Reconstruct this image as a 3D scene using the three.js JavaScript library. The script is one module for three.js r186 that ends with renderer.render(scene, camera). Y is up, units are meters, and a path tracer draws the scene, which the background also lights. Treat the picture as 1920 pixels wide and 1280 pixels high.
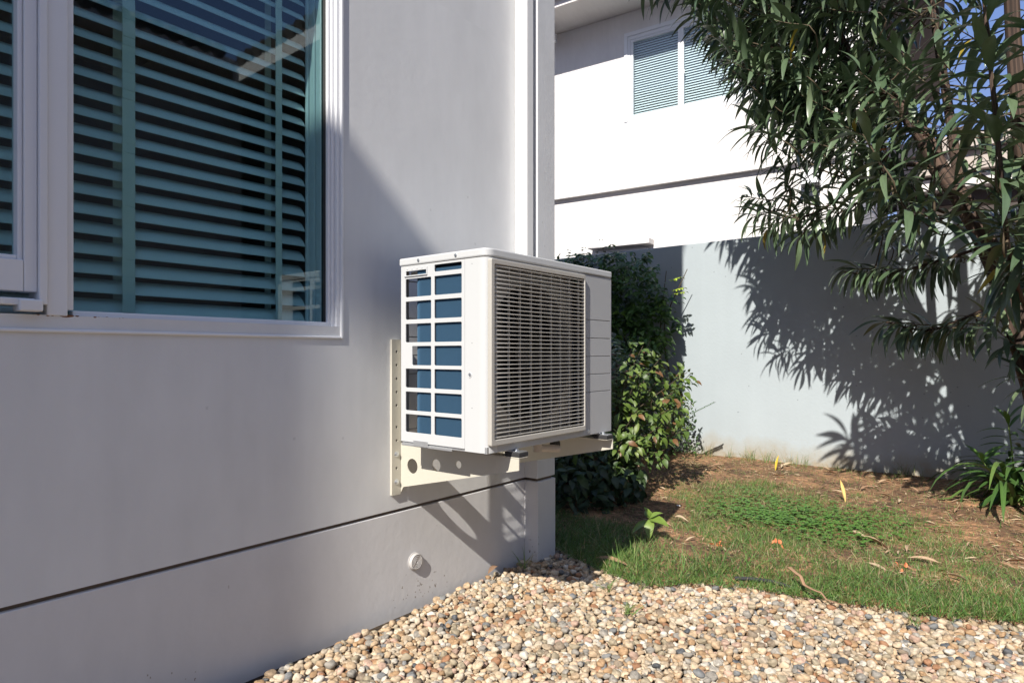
import * as THREE from 'three';
import { RoundedBoxGeometry } from 'three/addons/geometries/RoundedBoxGeometry.js';
import { mergeGeometries } from 'three/addons/utils/BufferGeometryUtils.js';

// ---------------------------------------------------------------- camera, sky, sun, exposure
const scene = new THREE.Scene();
const EYE = 0.806;
const camera = new THREE.PerspectiveCamera(56.35, 1920 / 1280, 0.05, 400);
camera.position.set(0, EYE, 0);
camera.rotation.set(0, THREE.MathUtils.degToRad(38.6), 0);
camera.setViewOffset(1920, 1280, 0, -23, 1920, 1280);
scene.add(camera);

const SUN = new THREE.Vector3(1, 3.75, 4.35).normalize();
const sun = new THREE.DirectionalLight(new THREE.Color(1.0, 0.945, 0.86), 5.0);
sun.position.set(-0.8, 0.5, -2.5).addScaledVector(SUN, 25);
sun.target.position.set(-0.8, 0.5, -2.5);
sun.castShadow = true; sun.shadow.mapSize.set(4096, 4096);
Object.assign(sun.shadow.camera, { left: -14, right: 14, top: 14, bottom: -14, near: 0.5, far: 60 });
sun.shadow.bias = -0.0003; sun.shadow.radius = 1;
scene.add(sun, sun.target);

const renderer = new THREE.WebGLRenderer({ antialias: true });
renderer.toneMapping = THREE.LinearToneMapping;
renderer.toneMappingExposure = 1.46;
renderer.shadowMap.enabled = true;

// seeded randomness and noise
function rng(seed) { let a = seed >>> 0; return () => { a = (a + 0x6D2B79F5) | 0; let t = Math.imul(a ^ (a >>> 15), 1 | a); t = (t + Math.imul(t ^ (t >>> 7), 61 | t)) ^ t; return ((t ^ (t >>> 14)) >>> 0) / 4294967296; }; }
const hash = (x, y, s = 0) => { let h = Math.imul(x | 0, 374761393) + Math.imul(y | 0, 668265263) + Math.imul(s | 0, 1442695041); h = Math.imul(h ^ (h >>> 13), 1274126177); return ((h ^ (h >>> 16)) >>> 0) / 4294967296; };
function vnoise(x, y, per = 0, s = 0) {
  let xi = Math.floor(x), yi = Math.floor(y); const fx = x - xi, fy = y - yi;
  const w = (n) => per ? ((n % per) + per) % per : n;
  const u = fx * fx * (3 - 2 * fx), v = fy * fy * (3 - 2 * fy);
  const a = hash(w(xi), w(yi), s), b = hash(w(xi + 1), w(yi), s), c = hash(w(xi), w(yi + 1), s), d = hash(w(xi + 1), w(yi + 1), s);
  return a + (b - a) * u + (c - a) * v + (a - b - c + d) * u * v;
}
function fbm(x, y, per, oct = 4, s = 0) { let r = 0, a = 0.5, n = 0; for (let i = 0; i < oct; i++) { r += a * vnoise(x, y, per, s + i); n += a; x *= 2; y *= 2; per *= 2; a *= 0.5; } return r / n; }
const clamp = (x, a = 0, b = 1) => Math.min(b, Math.max(a, x));
const sstep = (a, b, x) => { const t = clamp((x - a) / (b - a)); return t * t * (3 - 2 * t); };
const lerp = (a, b, t) => a + (b - a) * t;

{ // the sky: clear blue air, paler to the horizon, with scattered fair-weather cloud
  const W = 1024, H = 512, d = new Float32Array(W * H * 4);
  for (let j = 0; j < H; j++) for (let i = 0; i < W; i++) {
    const az = ((i + 0.5) / W - 0.5) * 2 * Math.PI, el = ((j + 0.5) / H - 0.5) * Math.PI;
    const y = Math.sin(el), x = Math.cos(el) * Math.cos(az), z = Math.cos(el) * Math.sin(az);
    const k = Math.pow(1 - clamp(y), 2.6);
    let r = lerp(0.085, 0.36, k), g = lerp(0.18, 0.46, k), b = lerp(0.46, 0.74, k);
    const cs = Math.max(0, x * SUN.x + y * SUN.y + z * SUN.z), glow = 0.18 * Math.pow(cs, 6);
    r += glow; g += glow * 0.97; b += glow * 0.9;
    if (y > 0.02) {
      const s = 1.5 / (y + 0.25), n = fbm(x * s + 20, z * s + 20, 4096, 6, 11);
      const c = sstep(0.53, 0.74, n) * sstep(0.03, 0.25, y) * 0.75;
      r = lerp(r, 0.72, c); g = lerp(g, 0.73, c); b = lerp(b, 0.76, c);
    }
    if (y < 0) { r = 0.24; g = 0.22; b = 0.19; }
    const o = (j * W + i) * 4; d[o] = r; d[o + 1] = g; d[o + 2] = b; d[o + 3] = 1;
  }
  const t = new THREE.DataTexture(d, W, H, THREE.RGBAFormat, THREE.FloatType);
  t.mapping = THREE.EquirectangularReflectionMapping; t.magFilter = THREE.LinearFilter; t.minFilter = THREE.LinearFilter; t.needsUpdate = true;
  scene.background = t; scene.environment = t;
  scene.backgroundIntensity = 0.9; scene.environmentIntensity = 0.9;
}

// ---------------------------------------------------------------- helpers
const V3 = (x, y, z) => new THREE.Vector3(x, y, z);
const lin = (r, g, b) => new THREE.Color().setRGB(r, g, b);
const taken = new Map();
function numbered(name) { const n = taken.get(name) || 0; taken.set(name, n + 1); return n ? `${name}_${String(n).padStart(3, '0')}` : name; }
function tag(o, label, category, group) { o.userData.label = label; if (category) o.userData.category = category; if (group) o.userData.group = group; return o; }
function shade(o) { o.castShadow = true; o.receiveShadow = true; return o; }
function thing(name, label, category, pos = [0, 0, 0], group) { const g = new THREE.Group(); g.name = numbered(name); g.position.set(...pos); tag(g, label, category, group); scene.add(g); return g; }
// a part whose geometry is written in world metres; parent groups may stand at their base
function part(name, geo, mat, parent) {
  const m = shade(new THREE.Mesh(geo, mat)); m.name = parent === scene ? numbered(name) : name;
  if (parent !== scene) { parent.updateWorldMatrix(true, false); m.applyMatrix4(parent.matrixWorld.clone().invert()); }
  parent.add(m); return m;
}
function metricUV(g) { // uv in metres along the face
  if (g.index) g = g.toNonIndexed();
  const p = g.attributes.position, n = g.attributes.normal, uv = new Float32Array(p.count * 2);
  for (let i = 0; i < p.count; i++) {
    const ax = Math.abs(n.getX(i)), ay = Math.abs(n.getY(i)), az = Math.abs(n.getZ(i));
    const x = p.getX(i), y = p.getY(i), z = p.getZ(i);
    if (ax >= ay && ax >= az) { uv[i * 2] = z; uv[i * 2 + 1] = y; } else if (ay >= az) { uv[i * 2] = x; uv[i * 2 + 1] = z; } else { uv[i * 2] = x; uv[i * 2 + 1] = y; }
  }
  g.setAttribute('uv', new THREE.BufferAttribute(uv, 2)); return g;
}
function box(x0, x1, y0, y1, z0, z1, r = 0) {
  const w = Math.abs(x1 - x0), h = Math.abs(y1 - y0), d = Math.abs(z1 - z0);
  const g = r > 0 ? new RoundedBoxGeometry(w, h, d, 2, Math.min(r, w / 2.01, h / 2.01, d / 2.01)) : new THREE.BoxGeometry(w, h, d);
  g.translate((x0 + x1) / 2, (y0 + y1) / 2, (z0 + z1) / 2); return metricUV(g);
}
const merge = (a) => mergeGeometries(a.map((g) => (g.index ? g.toNonIndexed() : g)), false);
function cyl(a, b, r0, r1 = r0, seg = 16, open = false) {
  const d = b.clone().sub(a), L = d.length(), g = new THREE.CylinderGeometry(r1, r0, L, seg, 1, open);
  g.translate(0, L / 2, 0); g.applyQuaternion(new THREE.Quaternion().setFromUnitVectors(V3(0, 1, 0), d.normalize())); g.translate(a.x, a.y, a.z); return g.toNonIndexed();
}
function rrect(S, x0, x1, y0, y1, r) { S.moveTo(x0 + r, y0); S.lineTo(x1 - r, y0); S.quadraticCurveTo(x1, y0, x1, y0 + r); S.lineTo(x1, y1 - r); S.quadraticCurveTo(x1, y1, x1 - r, y1); S.lineTo(x0 + r, y1); S.quadraticCurveTo(x0, y1, x0, y1 - r); S.lineTo(x0, y0 + r); S.quadraticCurveTo(x0, y0, x0 + r, y0); return S; }
function extrude(shape, depth, bevel = 0, curveSegments = 6) { return new THREE.ExtrudeGeometry(shape, { depth, bevelEnabled: bevel > 0, bevelThickness: bevel, bevelSize: bevel, bevelOffset: -bevel, bevelSegments: 2, curveSegments }); }
// shape drawn in (x, y), extruded from z towards -z
const plateXY = (shape, z, t, bevel = 0) => { const g = extrude(shape, t - 2 * bevel, bevel, 8); g.translate(0, 0, z - t + bevel); return metricUV(g); };
// shape drawn in (z, y), extruded from x towards -x
const plateZY = (shape, x, t, bevel = 0) => { const g = extrude(shape, t - 2 * bevel, bevel, 24); g.rotateY(-Math.PI / 2); g.translate(x - bevel, 0, 0); return metricUV(g); };
const poly = (pts) => { const s = new THREE.Shape(); pts.forEach(([x, y], i) => i ? s.lineTo(x, y) : s.moveTo(x, y)); s.closePath(); return s; };
const circleHole = (x, y, r) => { const p = new THREE.Path(); p.absarc(x, y, r, 0, Math.PI * 2, true); return p; };

function tex(size, fn, rep = 1, srgb = true) {
  const d = new Uint8Array(size * size * 4);
  for (let j = 0; j < size; j++) for (let i = 0; i < size; i++) { const c = fn(i / size, j / size), o = (j * size + i) * 4; d[o] = clamp(c[0]) * 255; d[o + 1] = clamp(c[1]) * 255; d[o + 2] = clamp(c[2]) * 255; d[o + 3] = 255; }
  const t = new THREE.DataTexture(d, size, size); t.wrapS = t.wrapT = THREE.RepeatWrapping; t.repeat.set(rep, rep); t.magFilter = THREE.LinearFilter; t.minFilter = THREE.LinearMipmapLinearFilter; t.generateMipmaps = true;
  if (srgb) t.colorSpace = THREE.SRGBColorSpace; t.needsUpdate = true; return t;
}
const grey = (v) => [v, v, v];
// painted render: faint trowel mottling, fine sand grain, a few hairline blemishes
const plasterMap = tex(1024, (u, v) => { const a = fbm(u * 6, v * 6, 6, 5, 1), b = fbm(u * 60, v * 24, 60, 3, 4), c = fbm(u * 40, v * 3, 40, 3, 9); let k = 0.955 + 0.05 * (a - 0.5) + 0.025 * (b - 0.5) + 0.03 * (c - 0.5); const sp = hash(Math.floor(u * 260), Math.floor(v * 260), 5); if (sp > 0.9997) k -= 0.06; return [k, k * 0.997, k * 0.99]; }, 0.5);
const plasterBump = tex(1024, (u, v) => grey(0.5 * fbm(u * 24, v * 24, 24, 4, 21) + 0.5 * fbm(u * 150, v * 150, 150, 2, 31)), 0.5, false);
const fineBump = tex(512, (u, v) => grey(fbm(u * 90, v * 90, 90, 3, 7)), 4, false);
// the plinth carries scuffs, soil flecks and short scratches low down
const plinthMap = tex(1024, (u, v) => { const y = v * 2; const a = fbm(u * 6, v * 6, 6, 5, 1), b = fbm(u * 60, v * 24, 60, 3, 4); let k = 0.955 + 0.06 * (a - 0.5) + 0.03 * (b - 0.5), m = 0; if (y < 0.3) { const patch = fbm(u * 7, v * 7, 7, 3, 55), f = fbm(u * 340, v * 240, 340, 2, 58); if (y < 0.10 && patch > 0.56 && f > 0.80 + 0.8 * y) m = 0.6; if (vnoise(u * 420, v * 36, 420, 66) > 0.994) m = Math.max(m, 0.3); } return [lerp(k, 0.36, m), lerp(k, 0.29, m), lerp(k, 0.21, m)]; }, 0.5);
function std(c, rough, extra = {}) { return new THREE.MeshStandardMaterial({ color: c, roughness: rough, side: THREE.DoubleSide, ...extra }); }
const M = {
  wall: std(lin(0.71, 0.72, 0.735), 0.85, { map: plasterMap, bumpMap: plasterBump, bumpScale: 0.0004 }),
  plinth: std(lin(0.68, 0.675, 0.68), 0.88, { map: plinthMap, bumpMap: plasterBump, bumpScale: 0.0006 }),
  jointDark: std(lin(0.16, 0.12, 0.09), 0.95),
  frame: std(lin(0.74, 0.75, 0.77), 0.38),
  gasket: std(lin(0.03, 0.03, 0.03), 0.7),
  rust: std(lin(0.24, 0.10, 0.04), 0.95, { bumpMap: fineBump, bumpScale: 0.001 }),
  room: std(lin(0.30, 0.29, 0.27), 0.9),
  roomFloor: std(lin(0.10, 0.075, 0.05), 0.6),
  slat: std(lin(0.72, 0.75, 0.76), 0.5),
  tape: std(lin(0.60, 0.64, 0.62), 0.9, { bumpMap: fineBump, bumpScale: 0.0006 }),
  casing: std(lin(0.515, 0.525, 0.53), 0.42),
  casingFrontShaded: std(lin(0.40, 0.405, 0.415), 0.45),  // casing colour greyed: the dim grazing light on the front is painted in
  grille: std(lin(0.44, 0.42, 0.38), 0.5),
  dark: std(lin(0.02, 0.02, 0.02), 0.6),
  fan: std(lin(0.014, 0.014, 0.015), 0.55),
  inner: std(lin(0.30, 0.285, 0.26), 0.6),
  bracket: std(lin(0.52, 0.495, 0.42), 0.5, { bumpMap: fineBump, bumpScale: 0.0003 }),
  zinc: std(lin(0.62, 0.64, 0.66), 0.32, { metalness: 0.9 }),
  galv: std(lin(0.50, 0.51, 0.52), 0.5, { metalness: 0.7, bumpMap: fineBump, bumpScale: 0.0004 }),
  rubber: std(lin(0.025, 0.025, 0.027), 0.8),
  pvc: std(lin(0.52, 0.46, 0.40), 0.55),
  cap: std(lin(0.52, 0.50, 0.48), 0.6),
  trunking: std(lin(0.78, 0.775, 0.76), 0.45),
  farWall: std(lin(0.76, 0.74, 0.735), 0.9, { map: plasterMap, bumpMap: plasterBump, bumpScale: 0.001 }),
  farTrim: std(lin(0.70, 0.66, 0.645), 0.8),
  roofTile: std(lin(0.10, 0.085, 0.08), 0.85, { bumpMap: plasterBump, bumpScale: 0.01 }),
  beige: std(lin(0.50, 0.44, 0.40), 0.8, { map: plasterMap }),
  brownBoardAndShade: std(lin(0.055, 0.042, 0.036), 0.7),  // brown boards; also the painted shade of the opposite wing wall
  oppWall: std(lin(0.45, 0.44, 0.42), 0.9, { map: plasterMap }),
  bark: null, soil: null,
};
M.glass = new THREE.MeshPhysicalMaterial({ color: lin(0.755, 0.885, 0.885), transmission: 1, thickness: 0, roughness: 0.015, ior: 1.52, side: THREE.DoubleSide });
M.farGlass = new THREE.MeshPhysicalMaterial({ color: lin(0.88, 0.94, 0.96), transmission: 1, thickness: 0, roughness: 0.02, ior: 1.52, side: THREE.DoubleSide });
M.coilCore = std(lin(0.012, 0.022, 0.036), 0.6); M.fin = std(lin(0.085, 0.19, 0.31), 0.5, { metalness: 0.1 });
const barkTex = tex(512, (u, v) => { const k = 0.62 + 0.5 * (fbm(u * 8, v * 20, 8, 5, 40) - 0.5) + (vnoise(u * 3, v * 26, 3, 44) > 0.72 ? -0.14 : 0); return [k, k * 0.94, k * 0.9]; }, 1);
M.bark = std(lin(0.25, 0.18, 0.145), 0.9, { map: barkTex, bumpMap: barkTex, bumpScale: 0.004 });
M.twig = std(lin(0.10, 0.075, 0.045), 0.85);
M.greenTwig = std(lin(0.13, 0.20, 0.05), 0.7);

// ---------------------------------------------------------------- ground
const lawnEdge = [[-6, -2.3], [-1.7, -2.28], [-1.42, -2.17], [-1.25, -2.1], [-1.02, -2.03], [-0.9, -2.16], [-0.75, -2.25], [-0.6, -2.27], [-0.28, -2.335], [0, -2.44], [0.5, -2.6], [1.5, -2.8], [8, -3]];
function edgeZ(x) { for (let i = 0; i < lawnEdge.length - 1; i++) { const [a, za] = lawnEdge[i], [b, zb] = lawnEdge[i + 1]; if (x <= b) return lerp(za, zb, clamp((x - a) / (b - a))); } return -3; }
const bare = (x, z) => { // 1 where the earth shows through the grass
  const n = fbm(x * 2.1 + 40, z * 2.1 + 40, 4096, 4, 60);
  let b = 0.92 * sstep(0.44, 0.66, n + 0.55 * sstep(-3.5, -4.5, z) * 0.5 + 0.16 * sstep(-0.75, -0.2, x) * sstep(-2.6, -3.2, z) + 0.20 * sstep(-1.15, -1.6, x) * sstep(-2.35, -2.9, z));
  b *= sstep(0.02, 0.45, edgeZ(x) - z);
  const cx = (x + 0.85) / 0.5, cz = (z + 3.2) / 0.36; if (cx * cx + cz * cz < 1) b *= 0.25;
  return b;
};
const soilTex = tex(1024, (u, v) => { const a = fbm(u * 8, v * 8, 8, 5, 70), b = fbm(u * 70, v * 70, 70, 3, 75), c = fbm(u * 26, v * 120, 26, 2, 79); let k = 0.56 + 0.5 * (a - 0.5) + 0.45 * (b - 0.5) + 0.2 * (c - 0.5); return [k * 1.06, k * 0.93, k * 0.8]; }, 0.7);
const soilBump = tex(512, (u, v) => grey(fbm(u * 40, v * 40, 40, 4, 90)), 1.6, false);
M.soil = std(lin(0.62, 0.45, 0.315), 0.95, { map: soilTex, bumpMap: soilBump, bumpScale: 0.012 });
M.bed = std(lin(0.10, 0.085, 0.06), 0.95, { map: soilTex, bumpMap: soilBump, bumpScale: 0.012 });
{
  const g = new THREE.PlaneGeometry(160, 160, 1, 1); g.rotateX(-Math.PI / 2); g.translate(0, -0.05, 0);
  const o = part('ground', metricUV(g), std(lin(0.30, 0.24, 0.18), 0.95, { map: soilTex }), scene); o.userData.kind = 'structure'; o.userData.label = 'bare earth ground reaching out beyond the garden walls';
}
const lawnY = (x, z) => 0.004 + 0.03 * (fbm(x * 1.6 + 9, z * 1.6 + 9, 4096, 3, 100) - 0.5) + 0.014 * (fbm(x * 9 + 9, z * 9 + 9, 4096, 3, 104) - 0.5) + 0.015 * sstep(0, 0.3, edgeZ(x) - z);
{
  const NX = 190, NZ = 90, pos = [], uv = [], idx = [];
  for (let j = 0; j <= NZ; j++) for (let i = 0; i <= NX; i++) {
    const x = -5 + 8.5 * i / NX, e = edgeZ(x) + 0.03 * (fbm(x * 8, 3, 4096, 3, 3) - 0.5), z = lerp(e, -4.84, j / NZ);
    const y = j === 0 ? -0.03 : lawnY(x, z); pos.push(x, y, z); uv.push(x, z);
  }
  for (let j = 0; j < NZ; j++) for (let i = 0; i < NX; i++) { const a = j * (NX + 1) + i, b = a + 1, c = a + NX + 1, d = c + 1; idx.push(a, b, c, b, d, c); }
  const g = new THREE.BufferGeometry(); g.setAttribute('position', new THREE.Float32BufferAttribute(pos, 3)); g.setAttribute('uv', new THREE.Float32BufferAttribute(uv, 2)); g.setIndex(idx); g.computeVertexNormals();
  const o = part('lawn_soil', g, M.soil, scene); o.userData.kind = 'structure'; o.userData.label = 'reddish brown earth under the thin lawn';
}
const camInv = () => { camera.updateMatrixWorld(true); camera.updateProjectionMatrix(); return new THREE.Matrix4().multiplyMatrices(camera.projectionMatrix, camera.matrixWorld.clone().invert()); };
const VP = camInv();
function shows(p, size) { const q = p.clone().applyMatrix4(VP), d = p.distanceTo(camera.position); return Math.abs(q.x) < 1.0 && Math.abs(q.y) < 1.0 && q.z < 1 ? size / d : 0; }
// gravel of rounded river pebbles, dropped one after another into a shallow bed
{
  const bed = new THREE.Group(); bed.name = numbered('gravel_bed'); bed.userData = { kind: 'structure', label: 'bed of tan and grey river pebbles along the house wall' }; scene.add(bed);
  const bg = new THREE.PlaneGeometry(10, 12, 20, 20); bg.rotateX(-Math.PI / 2); bg.translate(3.42, -0.034, 3.1);
  part('bed_soil', metricUV(bg), M.bed, bed);
  const R = rng(7), geos = [];
  for (let k = 0; k < 5; k++) {
    const g = new THREE.IcosahedronGeometry(1, 2), p = g.attributes.position, r2 = rng(50 + k), o = [r2() * 9, r2() * 9, r2() * 9];
    for (let i = 0; i < p.count; i++) { const v = V3().fromBufferAttribute(p, i); const f = 1 + 0.55 * (vnoise(v.x * 1.3 + o[0] + 5, v.y * 1.3 + v.z * 0.7 + o[1] + 5, 0, k) - 0.5) + 0.4 * (vnoise(v.z * 1.7 + o[2] + 5, v.x * 1.5 + 7, 0, k + 9) - 0.5); v.multiplyScalar(f); p.setXYZ(i, v.x, v.y, v.z); }
    g.computeVertexNormals();
    const n = g.attributes.normal, acc = new Map(); const key = (i) => `${p.getX(i).toFixed(4)},${p.getY(i).toFixed(4)},${p.getZ(i).toFixed(4)}`;
    for (let i = 0; i < p.count; i++) { const s = key(i), a = acc.get(s) || V3(); a.x += n.getX(i); a.y += n.getY(i); a.z += n.getZ(i); acc.set(s, a); }
    for (let i = 0; i < p.count; i++) { const a = acc.get(key(i)).clone().normalize(); n.setXYZ(i, a.x, a.y, a.z); }
    geos.push(g);
  }
  const pal = [[0.56, 0.42, 0.28, 22], [0.62, 0.50, 0.36, 24], [0.66, 0.57, 0.45, 18], [0.68, 0.64, 0.57, 9], [0.46, 0.30, 0.17, 9], [0.38, 0.20, 0.11, 4], [0.34, 0.32, 0.29, 9], [0.22, 0.23, 0.24, 4], [0.10, 0.11, 0.125, 2.2], [0.54, 0.38, 0.30, 8], [0.42, 0.36, 0.26, 9], [0.30, 0.24, 0.18, 5]];
  const tot = pal.reduce((a, c) => a + c[3], 0);
  const pebMap = tex(256, (u, v) => { const k = 0.86 + 0.4 * (fbm(u * 8, v * 8, 8, 4, 120) - 0.5) + 0.2 * (hash(u * 256, v * 256, 3) - 0.5); return [k, k * 0.985, k * 0.96]; }, 1);
  const mats = pal.map((c) => std(lin(c[0], c[1], c[2]), 0.78, { map: pebMap }));
  const X0 = -1.55, X1 = 1.25, Z0 = -2.75, Z1 = 0.75, C = 0.006, NX = Math.ceil((X1 - X0) / C), NZ = Math.ceil((Z1 - Z0) / C), Hm = new Float32Array(NX * NZ).fill(-0.032);
  const list = [];
  for (let n = 0; n < 52000; n++) {
    const big = R(); const a = 0.0078 + 0.0085 * Math.pow(big, 1.8), bR = a * (0.68 + 0.3 * R()), cR = a * (0.48 + 0.3 * R());
    let bx = 0, bz = 0, bh = 9;
    for (let t = 0; t < 5; t++) {
      const x = X0 + 0.012 + (X1 - X0 - 0.03) * R(), z = Z0 + (Z1 - Z0) * R();
      const over = edgeZ(x) - z + 0.05 * (fbm(x * 9 + 3, z * 9 + 3, 4096, 2, 8) - 0.5); // beyond the lawn edge only a few strays
      const left = x < -1.0 ? 0.22 : 0.05;
      if (over > 0.02 && R() > Math.exp(-over / left) * 0.5) continue;
      const gap = 0.014 + 0.060 * fbm(z * 3 + 50, 1, 4096, 3, 12) * sstep(-1.75, -1.0, z); if (x < X0 + gap + a * 0.6) continue;
      const i = Math.floor((x - X0) / C), j = Math.floor((z - Z0) / C); if (i < 2 || j < 2 || i >= NX - 2 || j >= NZ - 2) continue;
      const h = (Hm[j * NX + i] * 2 + Hm[j * NX + i - 2] + Hm[j * NX + i + 2] + Hm[(j - 2) * NX + i] + Hm[(j + 2) * NX + i]) / 6;
      if (h < bh) { bh = h; bx = x; bz = z; }
    }
    if (bh > 0.004) continue;
    const yaw = R() * Math.PI * 2, tilt = (R() - 0.5) * 0.9, tilt2 = (R() - 0.5) * 0.7;
    const y = bh + cR * 0.72; list.push({ p: V3(bx, y, bz), q: new THREE.Quaternion().setFromEuler(new THREE.Euler(tilt, yaw, tilt2, 'YXZ')), s: V3(a, cR, bR), k: Math.floor(R() * 5), c: R() * tot, j: 0.8 + 0.4 * R() });
    const rr = Math.ceil(a / C), i0 = Math.floor((bx - X0) / C), j0 = Math.floor((bz - Z0) / C), ca = Math.cos(yaw), sa = Math.sin(yaw);
    for (let dj = -rr; dj <= rr; dj++) for (let di = -rr; di <= rr; di++) {
      const i = i0 + di, j = j0 + dj; if (i < 0 || j < 0 || i >= NX || j >= NZ) continue;
      const lx = (di * ca - dj * sa) * C / a, lz = (di * sa + dj * ca) * C / bR, e = 1 - lx * lx - lz * lz; if (e <= 0) continue;
      const top = y + cR * Math.sqrt(e); if (top > Hm[j * NX + i]) Hm[j * NX + i] = top;
    }
  }
  list.forEach((o) => { let c = o.c, i = 0; while (c > pal[i][3]) { c -= pal[i][3]; i++; } o.ci = i; o.w = o.p.y > -0.012 ? shows(o.p, o.s.x) : 0; });
  list.sort((a, b) => b.w - a.w);
  list.slice(0, 300).forEach((o) => { const m = shade(new THREE.Mesh(geos[o.k], mats[o.ci])); m.name = 'pebble'; m.position.copy(o.p); m.quaternion.copy(o.q); m.scale.copy(o.s); bed.add(m); });
  const white = std(lin(1, 1, 1), 0.78, { map: pebMap }), T = new THREE.Matrix4();
  for (let k = 0; k < 5; k++) {
    const sel = list.slice(300).filter((o) => o.k === k), im = shade(new THREE.InstancedMesh(geos[k], white, sel.length)); im.name = 'pebbles'; im.userData.kind = 'stuff';
    sel.forEach((o, i) => { T.compose(o.p, o.q, o.s); im.setMatrixAt(i, T); const c = pal[o.ci]; im.setColorAt(i, lin(c[0] * o.j, c[1] * o.j, c[2] * o.j)); });
    bed.add(im);
  }
  console.log('pebbles', list.length);
}

// ---------------------------------------------------------------- our house
const WX = -1.55;                       // outer face of the wall
{
  const house = thing('house', 'pale grey rendered house wall with a wide white framed window', 'house', [WX, 0, 0]);
  const TOP = 6.46, ZE = -2.145, ZW = 5.06, t = 0.14;
  const up = poly([[ZE + 0.1, 0.312], [ZW, 0.312], [ZW, TOP], [ZE + 0.1, TOP]]);
  const hole = new THREE.Path(); hole.moveTo(-1.1385, 0.885); hole.lineTo(-1.1385, 2.15); hole.lineTo(1.3, 2.15); hole.lineTo(1.3, 0.885); hole.closePath(); up.holes.push(hole);
  part('wall', plateZY(up, WX, t), M.wall, house);
  part('plinth', box(WX - t, WX, -0.3, 0.301, ZE + 0.1, ZW, 0.002), M.plinth, house);
  part('wall_joint', box(WX - t, WX - 0.012, 0.301, 0.312, ZE + 0.1, ZW), M.jointDark, house);
  part('pilaster', box(WX - 0.2, -1.487, 0.312, TOP, ZE, -2.024, 0.004), M.wall, house);
  part('pilaster_plinth', box(WX - 0.2, -1.485, -0.3, 0.301, ZE - 0.001, -2.023, 0.004), M.plinth, house);
  part('pilaster_joint', box(WX - 0.19, -1.499, 0.300, 0.313, ZE + 0.01, -2.036), M.jointDark, house);
  part('end_wall', box(-8, WX - 0.2, -0.3, TOP, ZE + 0.002, ZE + 0.16), M.wall, house);
  part('wing_wall', box(-8, -0.13, -0.3, TOP, ZW, ZW + 4), M.wall, house);
  part('rear_wall', box(-8.15, -8, -0.3, TOP, ZE, ZW + 4), M.wall, house);
  part('eave', box(-8.5, -0.81, TOP, TOP + 0.12, ZE - 0.65, 4.765, 0.01), M.farTrim, house);
  part('wing_eave', box(-8.5, -0.05, TOP, TOP + 0.12, 4.77, 9.4, 0.01), M.farTrim, house);
  { const g = new THREE.ConeGeometry(5.2, 1.4, 4, 1); g.rotateY(Math.PI / 4); g.translate(-4.9, TOP + 0.83, 3); part('roof', g, M.roofTile, house); }
  // the room behind the window
  part('room_back', box(-5.1, -5, 0.2, 2.8, -1.9, 3), M.room, house);
  part('room_side', box(-5, WX - t, 0.2, 2.8, -1.95, -1.85), M.room, house);
  part('room_side', box(-5, WX - t, 0.2, 2.8, 3, 3.1), M.room, house);
  part('room_floor', box(-5.1, WX - t, 0.1, 0.2, -1.95, 3.1), M.roomFloor, house);
  part('room_ceiling', box(-5.1, WX - t, 2.8, 2.9, -1.95, 3.1), M.room, house);
  // the window: outer frame, mullion, fixed pane at the right, opening sash at the left
  const win = new THREE.Group(); win.name = 'window'; house.add(win);
  const fx = WX + 0.006; // face of the flange
  const Fr = (name, x0, x1, y0, y1, z0, z1, r = 0.0025, m = M.frame) => part(name, box(x0, x1, y0, y1, z0, z1, r), m, win);
  // flange, stepped frame and glazing bead along the right jamb
  Fr('frame_flange', WX - 0.02, fx, 0.8495, 2.19, -1.147, -1.138);
  Fr('frame_jamb', WX - 0.09, WX - 0.001, 0.862, 2.18, -1.1385, -1.1265);
  Fr('frame_jamb', WX - 0.09, WX - 0.010, 0.872, 2.17, -1.1268, -1.1168);
  Fr('glazing_bead', WX - 0.05, WX - 0.016, 0.884, 2.16, -1.1170, -1.1075);
  Fr('gasket', WX - 0.045, WX - 0.026, 0.893, 2.15, -1.1078, -1.1055, 0.001, M.gasket);
  // sill rail: flange line, sloping track and bead
  Fr('frame_flange', WX - 0.02, fx, 0.8495, 0.8565, -1.1375, 1.32);
  Fr('frame_sill', WX - 0.09, WX - 0.001, 0.8605, 0.884, -1.1175, 1.31);
  Fr('glazing_bead', WX - 0.05, WX - 0.014, 0.8842, 0.897, -1.1072, -0.472);
  Fr('frame_head', WX - 0.09, fx, 2.14, 2.19, -1.1175, 1.32);
  Fr('frame_jamb', WX - 0.09, fx, 0.862, 2.14, 1.29, 1.32);
  // mullion post between fixed pane and sash
  Fr('mullion', WX - 0.09, WX + 0.004, 0.8842, 2.14, -0.458, -0.4215);
  Fr('mullion_bead', WX - 0.05, WX - 0.006, 0.8972, 2.14, -0.4715, -0.4585);
  Fr('mullion_stop', WX - 0.06, WX + 0.012, 0.905, 2.14, -0.421, -0.4065);
  // opening sash
  Fr('sash_stile', WX - 0.05, WX + 0.002, 0.93, 2.13, -0.406, -0.384);
  Fr('sash_bead', WX - 0.045, WX - 0.006, 0.99, 2.1, -0.3838, -0.375);
  Fr('sash_rail', WX - 0.05, WX + 0.002, 0.93, 0.993, -0.3835, 1.25);
  Fr('sash_bead', WX - 0.045, WX - 0.006, 0.9932, 1.002, -0.3748, 1.25);
  Fr('sash_track', WX - 0.05, WX + 0.010, 0.902, 0.916, -0.40, 1.28);
  Fr('sash_stop', WX - 0.03, WX + 0.020, 0.890, 0.914, -0.412, -0.372, 0.004);
  part('pane', box(WX - 0.037, WX - 0.036, 0.89, 2.15, -1.111, -0.468), M.glass, win);
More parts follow.
